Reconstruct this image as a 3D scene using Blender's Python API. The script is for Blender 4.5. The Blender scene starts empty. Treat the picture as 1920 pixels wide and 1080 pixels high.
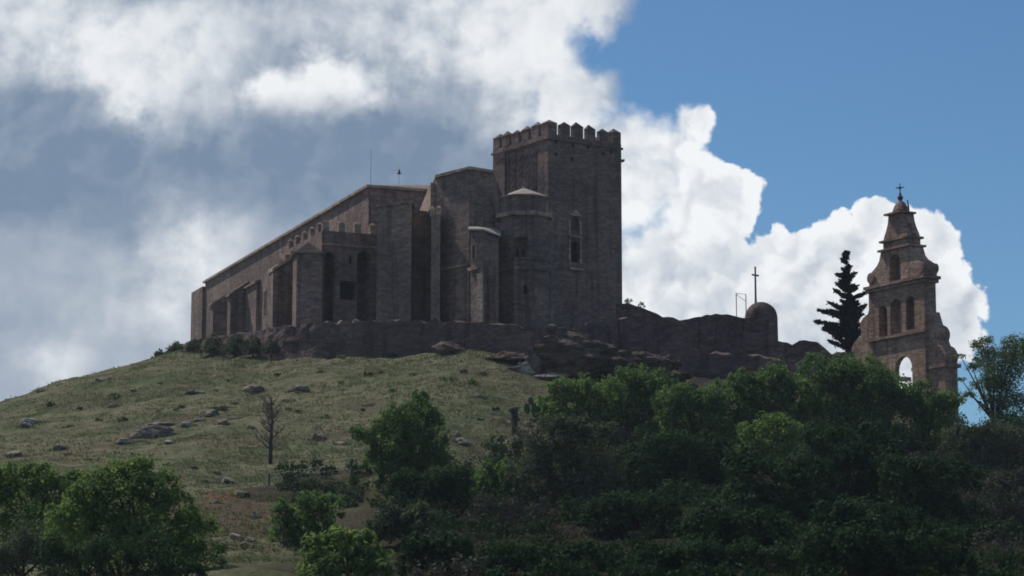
import bpy, bmesh, math, random
import numpy as np
from mathutils import Vector, noise as mnoise
rad = math.radians
random.seed(7); RNG = np.random.default_rng(7)
scene = bpy.context.scene

# ------------------------------------------------------------------ camera, light, exposure
FPX, HOR = 4800.0, 1300.0            # focal length and horizon row, in pixels of a 1920 wide frame
PITCH = math.atan((HOR - 540) / FPX)
cam = bpy.data.cameras.new('camera'); cam_o = bpy.data.objects.new('camera', cam)
scene.collection.objects.link(cam_o); scene.camera = cam_o
cam.sensor_width = 36; cam.lens = FPX / 1920 * 36
cam.clip_start = 1; cam.clip_end = 20000
cam_o.location = (0, 0, 0); cam_o.rotation_euler = (rad(90) + PITCH, 0, 0)
scene.view_settings.view_transform = 'Standard'; scene.view_settings.look = 'None'
scene.view_settings.exposure = 0.25; scene.view_settings.gamma = 1
scene.cycles.pixel_filter_type = 'BLACKMAN_HARRIS'; scene.cycles.filter_width = 1.8
scene.cycles.max_bounces = 6; scene.cycles.transparent_max_bounces = 8

SUN_EL = rad(52); SUN_AZ = rad(-44)   # azimuth from +Y (away from the camera) towards +X
sun_dir = Vector((math.sin(SUN_AZ) * math.cos(SUN_EL), math.cos(SUN_AZ) * math.cos(SUN_EL), math.sin(SUN_EL)))
sl = bpy.data.lights.new('sun', 'SUN'); sl.energy = 3.0; sl.angle = rad(0.5); sl.color = (1, .93, .83)
so = bpy.data.objects.new('sun', sl); scene.collection.objects.link(so)
so.rotation_euler = sun_dir.to_track_quat('Z', 'Y').to_euler()

def P(u, v, Y):
    """point seen at pixel (u, v) of the 1920x1080 frame, Y metres north of the camera"""
    x = (u - 960) / FPX; yc = (540 - v) / FPX
    c, s = math.cos(PITCH), math.sin(PITCH)
    d = (x, c - yc * s, s + yc * c)
    k = Y / d[1]
    return Vector((d[0] * k, Y, d[2] * k))

def pix(p):
    c, s = math.cos(PITCH), math.sin(PITCH)
    f = p[1] * c + p[2] * s; up = -p[1] * s + p[2] * c
    return 960 + FPX * p[0] / f, 540 - FPX * up / f

# ------------------------------------------------------------------ world: Nishita sky with clouds at infinity
world = bpy.data.worlds.new('World'); scene.world = world; world.use_nodes = True
nt = world.node_tree; nt.nodes.clear()
class NX:
    """little helper to write node maths as expressions"""
    def __init__(s, nt): s.nt = nt
    def put(s, sock, val):
        if isinstance(val, bpy.types.NodeSocket): s.nt.links.new(val, sock)
        elif val is not None: sock.default_value = val
    def m(s, op, a, b=None, c=None, clamp=False):
        n = s.nt.nodes.new('ShaderNodeMath'); n.operation = op; n.use_clamp = clamp
        s.put(n.inputs[0], a); s.put(n.inputs[1], b); s.put(n.inputs[2], c); return n.outputs[0]
    def v(s, op, a, b=None, scale=None):
        n = s.nt.nodes.new('ShaderNodeVectorMath'); n.operation = op
        s.put(n.inputs[0], a); s.put(n.inputs[1], b)
        if scale is not None: s.put(n.inputs['Scale'], scale)
        return n.outputs['Value'] if op in ('DISTANCE', 'LENGTH', 'DOT_PRODUCT') else n.outputs[0]
    def xyz(s, a, b, c):
        n = s.nt.nodes.new('ShaderNodeCombineXYZ')
        for i, q in enumerate((a, b, c)): s.put(n.inputs[i], q)
        return n.outputs[0]
    def sep(s, a):
        n = s.nt.nodes.new('ShaderNodeSeparateXYZ'); s.put(n.inputs[0], a); return n.outputs
    def noise(s, vec, scale, detail=4, rough=.55, dist=0, out='Fac', dim='3D'):
        n = s.nt.nodes.new('ShaderNodeTexNoise'); n.noise_dimensions = dim; s.put(n.inputs['Vector'], vec)
        n.inputs['Scale'].default_value = scale; n.inputs['Detail'].default_value = detail
        n.inputs['Roughness'].default_value = rough; n.inputs['Distortion'].default_value = dist
        return n.outputs[out]
    def voro(s, vec, scale, detail=0, rough=.5, feature='F1', smooth=None, rnd=1, out='Distance', dim='3D'):
        n = s.nt.nodes.new('ShaderNodeTexVoronoi'); n.voronoi_dimensions = dim; n.feature = feature; n.normalize = detail > 0; s.put(n.inputs['Vector'], vec)
        n.inputs['Scale'].default_value = scale
        if 'Detail' in n.inputs: n.inputs['Detail'].default_value = detail; n.inputs['Roughness'].default_value = rough
        if smooth is not None: n.inputs['Smoothness'].default_value = smooth
        n.inputs['Randomness'].default_value = rnd
        return n.outputs[out]
    def step(s, x, lo, hi, a=0., b=1.):
        n = s.nt.nodes.new('ShaderNodeMapRange'); n.interpolation_type = 'SMOOTHSTEP'
        s.put(n.inputs[0], x); s.put(n.inputs[1], lo); s.put(n.inputs[2], hi); s.put(n.inputs[3], a); s.put(n.inputs[4], b)
        return n.outputs[0]
    def mix(s, f, a, b):
        n = s.nt.nodes.new('ShaderNodeMix'); n.data_type = 'RGBA'
        s.put(n.inputs[0], f)
        for i, q in ((6, a), (7, b)):
            if isinstance(q, tuple) and len(q) == 3: q = (*q, 1)
            s.put(n.inputs[i], q)
        return n.outputs[2]
    def coord(s, out): return s.nt.nodes.new('ShaderNodeTexCoord').outputs[out]
    def pos(s): return s.nt.nodes.new('ShaderNodeNewGeometry').outputs['Position']

X = NX(nt)
SKY_STRENGTH = 0.06; SKY_TINT = (.78, 1.02, 1.13)
sky = nt.nodes.new('ShaderNodeTexSky'); sky.sky_type = 'NISHITA'; sky.sun_disc = False
sky.sun_elevation = SUN_EL; sky.sun_rotation = SUN_AZ
sky.altitude = 700; sky.air_density = 1.0; sky.dust_density = 0.1; sky.ozone_density = 4.0
D_ = X.coord('Generated'); dx, dy, dz = X.sep(D_)
ysafe = X.m('MAXIMUM', dy, 0.05)
q0 = X.xyz(X.m('MULTIPLY', X.m('DIVIDE', dx, ysafe), FPX / 100), X.m('MULTIPLY', X.m('DIVIDE', dz, ysafe), FPX / 100), 0.0)
def blobs(vec, lst, k=.35):
    acc = None
    for u, v, r in lst:
        sd = X.m('SUBTRACT', r / 100, X.v('DISTANCE', vec, cpos(u, v)))
        acc = sd if acc is None else X.m('SMOOTH_MAX', acc, sd, k)
    return acc
def glow(vec, lst):
    acc = None
    for u, v, r, a in lst:
        d = X.v('DISTANCE', vec, cpos(u, v))
        g = X.m('MULTIPLY', X.m('EXPONENT', X.m('MULTIPLY', X.m('MULTIPLY', d, d), -1e4 / (r * r))), a)
        acc = g if acc is None else X.m('ADD', acc, g)
    return acc
def cpos(u, v):
    p = P(u, v, 1.0); return (p.x * FPX / 100, p.z * FPX / 100, 0)
def n2(vec, scale, detail, rough=.55, out='Fac'): return X.noise(vec, scale, detail, rough, 0, out, '2D')
def billow(vec): return X.m('SUBTRACT', 1.0, X.voro(vec, 1.5, 3, .55, 'SMOOTH_F1', .35, dim='2D'))
def sc(a, b): return X.m('MULTIPLY', a, b)
def su(*a):
    r = a[0]
    for q_ in a[1:]: r = X.m('ADD', r, q_)
    return r
def ctr(a, c=.5): return X.m('SUBTRACT', a, c)
wn = X.v('SUBTRACT', n2(q0, .6, 5, .6, 'Color'), (.5, .5, .5))
q = X.v('MULTIPLY', X.v('ADD', q0, X.v('SCALE', wn, scale=1.5)), (1, 1, 0))
q1 = X.v('MULTIPLY', X.v('ADD', q0, X.v('SCALE', wn, scale=.5)), (1, 1, 0))
bil = billow(q1); bil_sun = billow(X.v('ADD', q1, (-.14, .2, 0)))
fine = n2(q0, 1.2, 5, .52); med = n2(q, .85, 3, .45); med_sun = n2(X.v('ADD', q, (-.22, .3, 0)), .85, 3, .45)
big = n2(q0, .5, 3, .5)
relief = su(sc(X.m('SUBTRACT', bil, bil_sun), .55), sc(X.m('SUBTRACT', med, med_sun), 1.5))
# heaped cumulus on the right
cum = blobs(q1, [(1150, 330, 150), (1285, 235, 50), (1310, 390, 112), (1215, 300, 110), (1480, 525, 118), (1600, 530, 135),
                 (1700, 485, 110), (1755, 590, 98), (1270, 560, 180), (1430, 640, 140), (1090, 260, 90), (1600, 680, 150), (1640, 425, 58)], .25)
cum_e = su(cum, sc(ctr(bil, .7), .8), sc(ctr(fine), .7))
soft = X.step(X.sep(q0)[0], 2.4, 4.2, .7, .06)
cum_m = X.step(cum_e, -.05, soft)
rim = sc(X.m('EXPONENT', sc(X.m('MAXIMUM', cum_e, 0.0), -3.0)), .25)
low = glow(q1, [(1270, 640, 170, -.22), (1500, 660, 150, -.2), (1720, 650, 130, -.25), (1130, 270, 130, -.25), (1380, 480, 60, -.15), (1240, 440, 80, .15), (1330, 340, 80, .1), (1640, 480, 120, .08), (1780, 500, 60, -.2)])
cum_b = X.m('ADD', su(relief, rim, low, sc(ctr(fine), .5)), .80, clamp=True)
cum_c = X.mix(cum_b, (.30, .35, .43), (.77, .79, .81))
# broad grey cloud on the left
lay = blobs(q, [(150, 150, 700), (760, 60, 330), (985, 40, 110), (1050, 150, 90), (500, 520, 620), (150, 800, 620), (1120, -20, 70)], .6)
lay_m = X.step(su(lay, sc(ctr(fine), 1.6), sc(ctr(bil, .7), .5)), -.35, .35)
br = glow(q, [(30, 10, 160, .8), (330, 90, 160, .9), (190, 110, 90, .5), (960, 80, 150, .75), (800, 40, 130, .55), (1090, 30, 110, .75),
              (400, 465, 120, .42), (310, 560, 170, .32), (110, 700, 80, .4), (620, 40, 170, .45), (1050, 215, 120, .6), (265, 185, 40, .5)])
puff = blobs(q1, [(520, 180, 62), (590, 165, 72), (650, 170, 62), (700, 185, 28)], .25)
puff_m = sc(X.step(su(puff, sc(ctr(bil, .7), .5), sc(ctr(fine), .9)), -.25, .45), X.step(X.sep(q0)[1], cpos(0, 245)[1], cpos(0, 165)[1], .05, 1.))
br = sc(br, su(.72, sc(ctr(fine), 1.0), sc(ctr(bil, .7), .35)))
br = X.m('ADD', X.step(br, .0, .85, 0., .92), sc(X.step(X.sep(q)[1], cpos(0, 370)[1], cpos(0, 520)[1], 0., .27), su(.6, sc(fine, .8))))
br = X.m('ADD', su(br, sc(ctr(big), .10), sc(puff_m, .8)), sc(relief, X.step(X.sep(q0)[1], 8.3, 10.5, .10, .24)), clamp=True)
lay_c = X.mix(br, (.16, .225, .32), (.74, .76, .78))
# the half of the sky behind the camera: unseen scattered cloud, brightened as fill light
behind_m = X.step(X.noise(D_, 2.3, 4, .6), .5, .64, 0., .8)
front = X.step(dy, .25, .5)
def cl(c): return X.v('SCALE', c, scale=1 / SKY_STRENGTH)
base = X.v('MULTIPLY', sky.outputs[0], SKY_TINT)
fr = X.mix(lay_m, base, cl(lay_c)); fr = X.mix(cum_m, fr, cl(cum_c))
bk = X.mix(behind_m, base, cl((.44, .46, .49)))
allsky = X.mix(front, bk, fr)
bg = nt.nodes.new('ShaderNodeBackground'); bg.inputs[1].default_value = SKY_STRENGTH
nt.links.new(allsky, bg.inputs[0])
wo = nt.nodes.new('ShaderNodeOutputWorld'); nt.links.new(bg.outputs[0], wo.inputs[0])
world.cycles.sampling_method = 'MANUAL'; world.cycles.sample_map_resolution = 512

# ------------------------------------------------------------------ materials
def material(name):
    m = bpy.data.materials.new(name); m.use_nodes = True; t = m.node_tree
    return m, NX(t), t.nodes['Principled BSDF'], t
def bump(x, bsdf, h, strength, dist):
    b = x.nt.nodes.new('ShaderNodeBump'); b.inputs['Strength'].default_value = strength; b.inputs['Distance'].default_value = dist
    x.put(b.inputs['Height'], h); x.nt.links.new(b.outputs[0], bsdf.inputs['Normal'])
def stone_mat(name, c1, c2, c3, cell=2.1, bumpd=.1):
    m, x, b, t = material(name); p = x.pos()
    pz = x.v('MULTIPLY', p, (.8, .8, 1.9))
    n1 = x.noise(p, .16, 5, .6); n2 = x.noise(pz, .9, 6, .65)
    cells = x.voro(pz, cell, 0, .5, 'F1', out='Color'); cv = x.sep(cells)[0]
    edge = x.voro(pz, cell, 0, .5, 'DISTANCE_TO_EDGE')
    streak = x.noise(x.v('MULTIPLY', p, (1.1, 1.1, .07)), 1.0, 4, .6)
    c = x.mix(x.step(n1, .42, .58), c1, tuple(q * 1.12 for q in c2))
    c = x.mix(x.step(n2, .42, .72, 0., .75), c, c3)
    c = x.mix(x.step(streak, .5, .68, 0., .7), c, tuple(q * .45 for q in c1))
    val = x.m('ADD', .74, x.m('MULTIPLY', cv, .52))
    val = x.m('MULTIPLY', val, x.step(edge, 0., .09, .78, 1.))
    b.inputs['Roughness'].default_value = .95; b.inputs['Specular IOR Level'].default_value = .1
    t.links.new(x.v('SCALE', c, scale=val), b.inputs['Base Color'])
    bump(x, b, x.m('ADD', x.m('MULTIPLY', x.step(edge, 0., .12), .5), n2), .7, bumpd)
    return m
def plain_mat(name, c, c2=None, scale=3, rough=.9, metal=0):
    m, x, b, t = material(name); c2 = c2 or tuple(q * .6 for q in c)
    n = x.noise(x.pos(), scale, 5, .6)
    t.links.new(x.mix(x.step(n, .35, .65), c, c2), b.inputs['Base Color'])
    b.inputs['Roughness'].default_value = rough; b.inputs['Metallic'].default_value = metal
    b.inputs['Specular IOR Level'].default_value = .15
    return m
M = {}
M['church'] = stone_mat('church_stone', (0.207, 0.148, 0.131), (0.275, 0.196, 0.166), (0.155, 0.121, 0.116))
M['tower'] = stone_mat('tower_stone', (0.189, 0.139, 0.128), (0.236, 0.170, 0.150), (0.151, 0.114, 0.108), 2.3)
M['apse'] = stone_mat('apse_stone', (0.206, 0.154, 0.141), (0.280, 0.204, 0.165), (0.151, 0.121, 0.116), 2.0)
M['trim'] = stone_mat('trim_stone', (0.355, 0.264, 0.208), (0.435, 0.329, 0.250), (0.276, 0.210, 0.173), 1.6, .06)
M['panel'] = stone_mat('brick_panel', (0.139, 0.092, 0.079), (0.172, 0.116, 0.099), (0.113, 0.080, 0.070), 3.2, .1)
M['gable'] = stone_mat('gable_brick', (0.316, 0.211, 0.161), (0.379, 0.272, 0.208), (0.230, 0.163, 0.135), 2.4, .07)
M['gable_trim'] = stone_mat('gable_trim_brick', (0.281, 0.180, 0.151), (0.337, 0.230, 0.193), (0.214, 0.150, 0.134), 2.4, .06)
M['rubble'] = stone_mat('rubble_stone', (0.090, 0.069, 0.058), (0.129, 0.096, 0.080), (0.058, 0.051, 0.045), 1.5, .35)
M['rampart'] = stone_mat('rampart_stone', (0.124, 0.088, 0.085), (0.163, 0.113, 0.106), (0.086, 0.067, 0.067), 2.0, .12)
M['rock'] = stone_mat('rock_stone', (0.150, 0.128, 0.106), (0.220, 0.189, 0.158), (0.097, 0.088, 0.075), .9, .3)
M['palerock'] = stone_mat('pale_rock_stone', (0.260, 0.236, 0.205), (0.310, 0.285, 0.248), (0.174, 0.155, 0.124), 1.8, .15)
M['plaster'] = plain_mat('pale_plaster', (.36, .32, .29), (.28, .25, .22), 2)  # pale tone also carries the sunlight on the turret and drum roofs
M['roof'] = plain_mat('roof_tile', (.34, .25, .19), (.24, .17, .13), 2)
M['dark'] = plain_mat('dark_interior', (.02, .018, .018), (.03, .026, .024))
M['iron'] = plain_mat('dark_iron', (.05, .05, .055), (.08, .075, .07), 5, .6)
M['steel'] = plain_mat('grey_steel', (.25, .26, .28), (.18, .18, .2), 5, .5)
M['bark'] = plain_mat('bark', (.06, .045, .035), (.09, .07, .055), 6)
M['charred'] = plain_mat('dead_wood', (.045, .038, .034), (.07, .06, .05), 6)
M['twig'] = plain_mat('grey_twig', (.17, .145, .12), (.11, .09, .075), 6)
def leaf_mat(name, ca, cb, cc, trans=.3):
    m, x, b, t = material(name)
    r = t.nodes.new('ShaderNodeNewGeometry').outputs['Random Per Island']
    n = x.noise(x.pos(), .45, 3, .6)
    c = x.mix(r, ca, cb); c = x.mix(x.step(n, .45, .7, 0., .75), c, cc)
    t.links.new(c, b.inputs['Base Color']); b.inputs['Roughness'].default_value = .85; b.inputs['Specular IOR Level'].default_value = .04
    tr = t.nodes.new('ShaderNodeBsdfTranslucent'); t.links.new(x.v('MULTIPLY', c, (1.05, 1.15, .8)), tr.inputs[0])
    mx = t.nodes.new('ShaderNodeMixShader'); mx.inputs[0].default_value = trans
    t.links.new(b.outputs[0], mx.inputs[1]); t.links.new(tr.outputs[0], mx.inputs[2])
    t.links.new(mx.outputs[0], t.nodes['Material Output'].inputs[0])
    return m
M['leaf'] = leaf_mat('leaf_mid_green', (.075, .14, .048), (.17, .24, .095), (.10, .165, .06), .45)
M['bright'] = leaf_mat('leaf_bright_green', (.11, .18, .055), (.22, .29, .11), (.11, .175, .06), .48)
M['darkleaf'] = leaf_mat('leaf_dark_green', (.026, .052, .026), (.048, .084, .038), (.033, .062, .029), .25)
M['olive'] = leaf_mat('leaf_grey_olive', (.07, .09, .055), (.12, .14, .095), (.08, .10, .06), .28)
M['grey'] = leaf_mat('leaf_dry_grey', (.07, .068, .055), (.11, .105, .085), (.06, .062, .05), .15)
M['feather'] = leaf_mat('leaf_soft_green', (.11, .165, .085), (.18, .235, .13), (.12, .17, .09), .45)
M['conifer'] = leaf_mat('needle_blue_green', (.012, .022, .022), (.02, .035, .032), (.015, .028, .026), .1)
M['cactus'] = leaf_mat('cactus_pad_green', (.06, .10, .04), (.09, .135, .06), (.07, .11, .045), .05)
M['tuft'] = leaf_mat('grass_blades', (.11, .13, .066), (.185, .175, .11), (.135, .128, .076), .3)

# ------------------------------------------------------------------ object helpers
C = scene.collection
def props(o, label=None, cat=None, group=None, kind=None):
    for k, v in (('label', label), ('category', cat), ('group', group), ('kind', kind)):
        if v: o[k] = v
    return o
def thing(name, label, cat, loc=(0, 0, 0), group=None):
    o = bpy.data.objects.new(name, None); C.objects.link(o); o.location = loc
    o.empty_display_size = .5
    return props(o, label, cat, group)
def origin(o):
    v = Vector((0, 0, 0))
    while o is not None: v += o.location; o = o.parent
    return v
def obj(name, geo, mat, parent=None, smooth=False, loc=None):
    """geo: (verts, faces) in world coordinates -> one mesh object below parent"""
    V, F = geo
    o0 = origin(parent) if parent else Vector((0, 0, 0)); l = Vector(loc) if loc is not None else Vector((0, 0, 0))
    if loc is not None: l = l - o0
    me = bpy.data.meshes.new(name)
    arr = np.asarray(V, dtype=float) - np.array(o0 + l)
    if isinstance(F, np.ndarray):
        k = F.shape[1]; me.vertices.add(len(arr)); me.vertices.foreach_set('co', arr.ravel())
        me.loops.add(F.size); me.loops.foreach_set('vertex_index', F.ravel().astype(np.int32))
        me.polygons.add(len(F)); me.polygons.foreach_set('loop_start', np.arange(0, F.size, k, dtype=np.int32))
        me.update(calc_edges=True)
    else:
        me.from_pydata(arr.tolist(), [], F)
        bm = bmesh.new(); bm.from_mesh(me); bmesh.ops.recalc_face_normals(bm, faces=bm.faces[:]); bm.to_mesh(me); bm.free()
    if smooth:
        for p in me.polygons: p.use_smooth = True
    me.materials.append(mat)
    o = bpy.data.objects.new(name, me); C.objects.link(o); o.location = l
    if parent: o.parent = parent
    return o
class Geo:
    def __init__(s): s.V = []; s.F = []
    def add(s, V, F):
        n = len(s.V); s.V += [tuple(v) for v in V]; s.F += [tuple(i + n for i in f) for f in F]; return s
    def prism(s, pts, z0, z1):
        n = len(pts); tops = z1 if isinstance(z1, (list, tuple)) else [z1] * n
        V = [(p[0], p[1], z0) for p in pts] + [(p[0], p[1], t) for p, t in zip(pts, tops)]
        F = [tuple(range(n))[::-1], tuple(range(n, 2 * n))] + [(i, (i + 1) % n, n + (i + 1) % n, n + i) for i in range(n)]
        return s.add(V, F)
    def cone(s, pts, z0, apex):
        n = len(pts); V = [(p[0], p[1], z0) for p in pts] + [tuple(apex)]
        return s.add(V, [tuple(range(n))[::-1]] + [(i, (i + 1) % n, n) for i in range(n)])
    def box(s, c, ex, ey, hx, hy, z0, z1):
        pts = [c + ex * a * hx + ey * b * hy for a, b in ((-1, -1), (1, -1), (1, 1), (-1, 1))]
        return s.prism(pts, z0, z1)
    def tube(s, path, radii, n=6):
        rings = []
        for i, p in enumerate(path):
            p = Vector(p); a = Vector(path[max(i - 1, 0)]); b = Vector(path[min(i + 1, len(path) - 1)])
            d = (b - a).normalized(); up = Vector((0, 0, 1)) if abs(d.z) < .9 else Vector((1, 0, 0))
            e = d.cross(up).normalized(); f = d.cross(e)
            rings.append([p + (e * math.cos(k * 2 * math.pi / n) + f * math.sin(k * 2 * math.pi / n)) * radii[i] for k in range(n)])
        V = [v for r in rings for v in r]; F = []
        for i in range(len(rings) - 1):
            for k in range(n): F.append((i * n + k, i * n + (k + 1) % n, (i + 1) * n + (k + 1) % n, (i + 1) * n + k))
        F += [tuple(range(n))[::-1], tuple(range((len(rings) - 1) * n, len(rings) * n))]
        return s.add(V, F)
    def ball(s, c, r, seg=8, rings=5, sz=1):
        V = [(c[0], c[1], c[2] + r * sz)]; F = []
        for i in range(1, rings):
            a = math.pi * i / rings
            for k in range(seg): V.append((c[0] + r * math.sin(a) * math.cos(2 * math.pi * k / seg), c[1] + r * math.sin(a) * math.sin(2 * math.pi * k / seg), c[2] + r * sz * math.cos(a)))
        V.append((c[0], c[1], c[2] - r * sz)); L = len(V) - 1
        for k in range(seg): F.append((0, 1 + k, 1 + (k + 1) % seg)); F.append((L, L - seg + (k + 1) % seg, L - seg + k))
        for i in range(rings - 2):
            for k in range(seg):
                a = 1 + i * seg; F.append((a + k, a + seg + k, a + seg + (k + 1) % seg, a + (k + 1) % seg))
        return s.add(V, F)
    def plate(s, outline, O, ea, en, t0, t1):
        """outline [(a, z)] in the vertical plane through O along ea, thickened along en from t0 to t1"""
        n = len(outline)
        V = [tuple(O + ea * a + en * t0 + Vector((0, 0, z))) for a, z in outline] + [tuple(O + ea * a + en * t1 + Vector((0, 0, z))) for a, z in outline]
        F = [tuple(range(n)), tuple(range(n, 2 * n))[::-1]] + [(i, n + i, n + (i + 1) % n, (i + 1) % n) for i in range(n)]
        return s.add(V, F)
    def get(s): return s.V, s.F
def carve(o, cutters):
    """cut the cutter volumes out of object o (real recesses)"""
    cs = []
    for g in cutters:
        c = obj('cutter', g.get(), M['dark']); cs.append(c)
        md = o.modifiers.new('cut', 'BOOLEAN'); md.operation = 'DIFFERENCE'; md.solver = 'EXACT'; md.object = c
        l = Vector((0, 0, 0))
    bpy.context.view_layer.update()
    dg = bpy.context.evaluated_depsgraph_get()
    me = bpy.data.meshes.new_from_object(o.evaluated_get(dg))
    o.modifiers.clear(); o.data = me
    for c in cs: bpy.data.objects.remove(c)
def arch(a, z0, z1, w, n=8):
    """outline of an arched opening centred on a: bottom z0, crown z1, width w"""
    r = w / 2; zs = z1 - r
    return [(a - r, z0), (a + r, z0)] + [(a + r * math.cos(k * math.pi / n), zs + r * math.sin(k * math.pi / n)) for k in range(n + 1)]
def V2(p): return Vector((p[0], p[1], 0))
def G(u, D, v=520):
    p = P(u, v, D); return Vector((p.x, p.y, 0))
def along(o, d, u, z):
    """distance t along ground direction d from o at which the point at height z appears in column u"""
    f = lambda t: pix((o.x + d.x * t, o.y + d.y * t, z))[0] - u
    lo, hi = -80., 120.
    for _ in range(60):
        mid = (lo + hi) / 2
        if f(lo) * f(mid) <= 0: hi = mid
        else: lo = mid
    return (lo + hi) / 2
def zat(u, v, D): return P(u, v, D).z
def zon(pt, v):
    """height at which a vertical line above ground point pt crosses row v"""
    return P(pix((pt.x, pt.y, 42))[0], v, pt.y).z

# ------------------------------------------------------------------ ground
ctrl = [P(*c) for c in [
    (0, 758, 276), (150, 713, 281), (290, 678, 288), (360, 653, 288), (430, 663, 273), (540, 664, 264), (640, 664, 259), (760, 664, 256), (900, 662, 250), (1000, 700, 243),
    (1100, 712, 246), (1250, 722, 248), (1400, 722, 250), (1550, 715, 251), (1680, 748, 250), (1790, 790, 246), (1900, 835, 244),
    (0, 800, 243), (150, 775, 243), (300, 745, 248), (450, 725, 246), (600, 715, 244), (750, 715, 238), (900, 722, 230), (1000, 750, 228),
    (0, 862, 205), (200, 845, 208), (350, 840, 208), (500, 865, 200), (650, 868, 200), (800, 862, 200), (930, 855, 203),
    (0, 950, 160), (200, 950, 160), (430, 925, 178), (560, 915, 178), (700, 915, 180), (900, 905, 182), (1050, 850, 205), (1250, 830, 212), (1450, 830, 212), (1650, 850, 212), (1850, 900, 208),
    (440, 1015, 150), (640, 1010, 150), (850, 1000, 152), (1100, 990, 152), (1300, 990, 152), (1550, 990, 152), (1850, 1010, 152),
    (200, 1075, 118), (500, 1075, 120), (900, 1070, 122), (1300, 1070, 122), (1700, 1075, 122), (1900, 1080, 122)]]
ctrl += [Vector(c) for c in [
    (-40, 330, 41.5), (-20, 300, 41), (0, 285, 40.5), (15, 290, 40), (10, 320, 40), (-30, 360, 41), (-60, 320, 33), (-85, 300, 22), (-55, 380, 34), (-10, 380, 33), (30, 340, 32),
    (20, 272, 36), (14, 262, 34), (20, 262, 33), (26, 266, 31.5), (32, 275, 31), (28, 260, 31.5), (20, 256, 32.2), (45, 270, 26), (60, 260, 20), (45, 310, 24), (70, 320, 12), (40, 262, 29),
    (-20, 60, -1), (20, 60, -1), (-45, 90, 1), (45, 90, 1), (0, 90, 1.5), (-75, 240, 22), (-75, 180, 12), (75, 220, 14), (75, 150, 5), (0, 20, -2), (0, 0, -2)]]
CP = np.array([tuple(c) for c in ctrl])
def tps(d2): return np.where(d2 > 1e-9, .5 * d2 * np.log(np.maximum(d2, 1e-9)), 0)
n_ = len(CP); d2 = ((CP[:, None, :2] - CP[None, :, :2]) ** 2).sum(-1)
A_ = np.zeros((n_ + 3, n_ + 3)); A_[:n_, :n_] = tps(d2) + np.eye(n_) * 12.0; A_[:n_, n_] = 1; A_[:n_, n_ + 1:] = CP[:, :2]; A_[n_:, :n_] = A_[:n_, n_:].T
W_ = np.linalg.solve(A_, np.concatenate([CP[:, 2], [0, 0, 0]]))
def base_height(x, y):
    x = np.asarray(x, float); y = np.asarray(y, float)
    xc = np.clip(x, -88, 88); yc = np.clip(y, 0, 390)
    d2 = (xc[..., None] - CP[:, 0]) ** 2 + (yc[..., None] - CP[:, 1]) ** 2
    z = tps(d2) @ W_[:n_] + W_[n_] + W_[n_ + 1] * xc + W_[n_ + 2] * yc
    z = np.clip(z, -6, 44)
    out = np.hypot(x - xc, y - yc); k = np.clip(out / 160, 0, 1); k = k * k * (3 - 2 * k)
    return z * (1 - k) + (-6) * k
def fb(x, y, s, o=4): return mnoise.fractal(Vector((x * s, y * s, 3.7)), 1.0, 2.0, o)
def ext(lo, hi, st, far):
    c = list(np.arange(lo, hi + 1e-6, st)); w = st; a = []; p = hi
    while p < far: w *= 1.28; p += w; a.append(p)
    b = []; p = lo; w = st
    while p > -far: w *= 1.28; p -= w; b.append(p)
    return np.array(b[::-1] + c + a)
gx = ext(-72, 72, 1.0, 6000); gy = ext(70, 310, 1.0, 6000)
GX, GY = np.meshgrid(gx, gy)
GZ = np.zeros_like(GX)
for r in range(len(gy)): GZ[r] = base_height(GX[r], GY[r])
for r in range(len(gy)):
    for c in range(len(gx)):
        x, y = GX[r, c], GY[r, c]
        if abs(x) < 100 and 40 < y < 360: GZ[r, c] += .7 * fb(x, y, .09) + .22 * fb(x, y, .3, 3) + .16 * fb(x, y, .6, 3)
nx, ny = len(gx), len(gy)
idx = np.arange(nx * ny).reshape(ny, nx)
F = np.stack([idx[:-1, :-1], idx[:-1, 1:], idx[1:, 1:], idx[1:, :-1]], -1).reshape(-1, 4)
def ground_z(x, y):
    i = int(np.clip(np.searchsorted(gx, x) - 1, 0, nx - 2)); j = int(np.clip(np.searchsorted(gy, y) - 1, 0, ny - 2))
    a = (x - gx[i]) / (gx[i + 1] - gx[i]); b = (y - gy[j]) / (gy[j + 1] - gy[j])
    return (GZ[j, i] * (1 - a) + GZ[j, i + 1] * a) * (1 - b) + (GZ[j + 1, i] * (1 - a) + GZ[j + 1, i + 1] * a) * b
def hit(u, v):
    """first point of the ground along the line of sight through pixel (u, v)"""
    Ys = np.arange(70, 330, .4); c, sn_ = math.cos(PITCH), math.sin(PITCH); yc = (540 - v) / FPX
    k = Ys / (c - yc * sn_); xs = (u - 960) / FPX * k; zs = (sn_ + yc * c) * k
    i = np.clip(np.searchsorted(gx, xs) - 1, 0, nx - 2); j = np.clip(np.searchsorted(gy, Ys) - 1, 0, ny - 2)
    a = (xs - gx[i]) / (gx[i + 1] - gx[i]); b = (Ys - gy[j]) / (gy[j + 1] - gy[j])
    g = (GZ[j, i] * (1 - a) + GZ[j, i + 1] * a) * (1 - b) + (GZ[j + 1, i] * (1 - a) + GZ[j + 1, i + 1] * a) * b
    w = np.nonzero(zs <= g)[0]
    return Vector((xs[w[0]], Ys[w[0]], zs[w[0]])) if len(w) else None
m, x, b, t = material('hill_ground')
p = x.pos(); n1 = x.noise(p, .07, 5, .6); n2 = x.noise(x.v('MULTIPLY', p, (1, .7, 1)), .5, 6, .65); n3 = x.noise(p, 2.2, 4, .7)
px_, py_, pz_ = x.sep(p)
c = x.mix(x.step(n1, .4, .62), (.106, .122, .068), (.162, .156, .098))
c = x.mix(x.step(x.noise(x.v('MULTIPLY', p, (.5, 1.6, 1)), .28, 5, .6), .5, .66, 0., .65), c, (.060, .072, .042))
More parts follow.
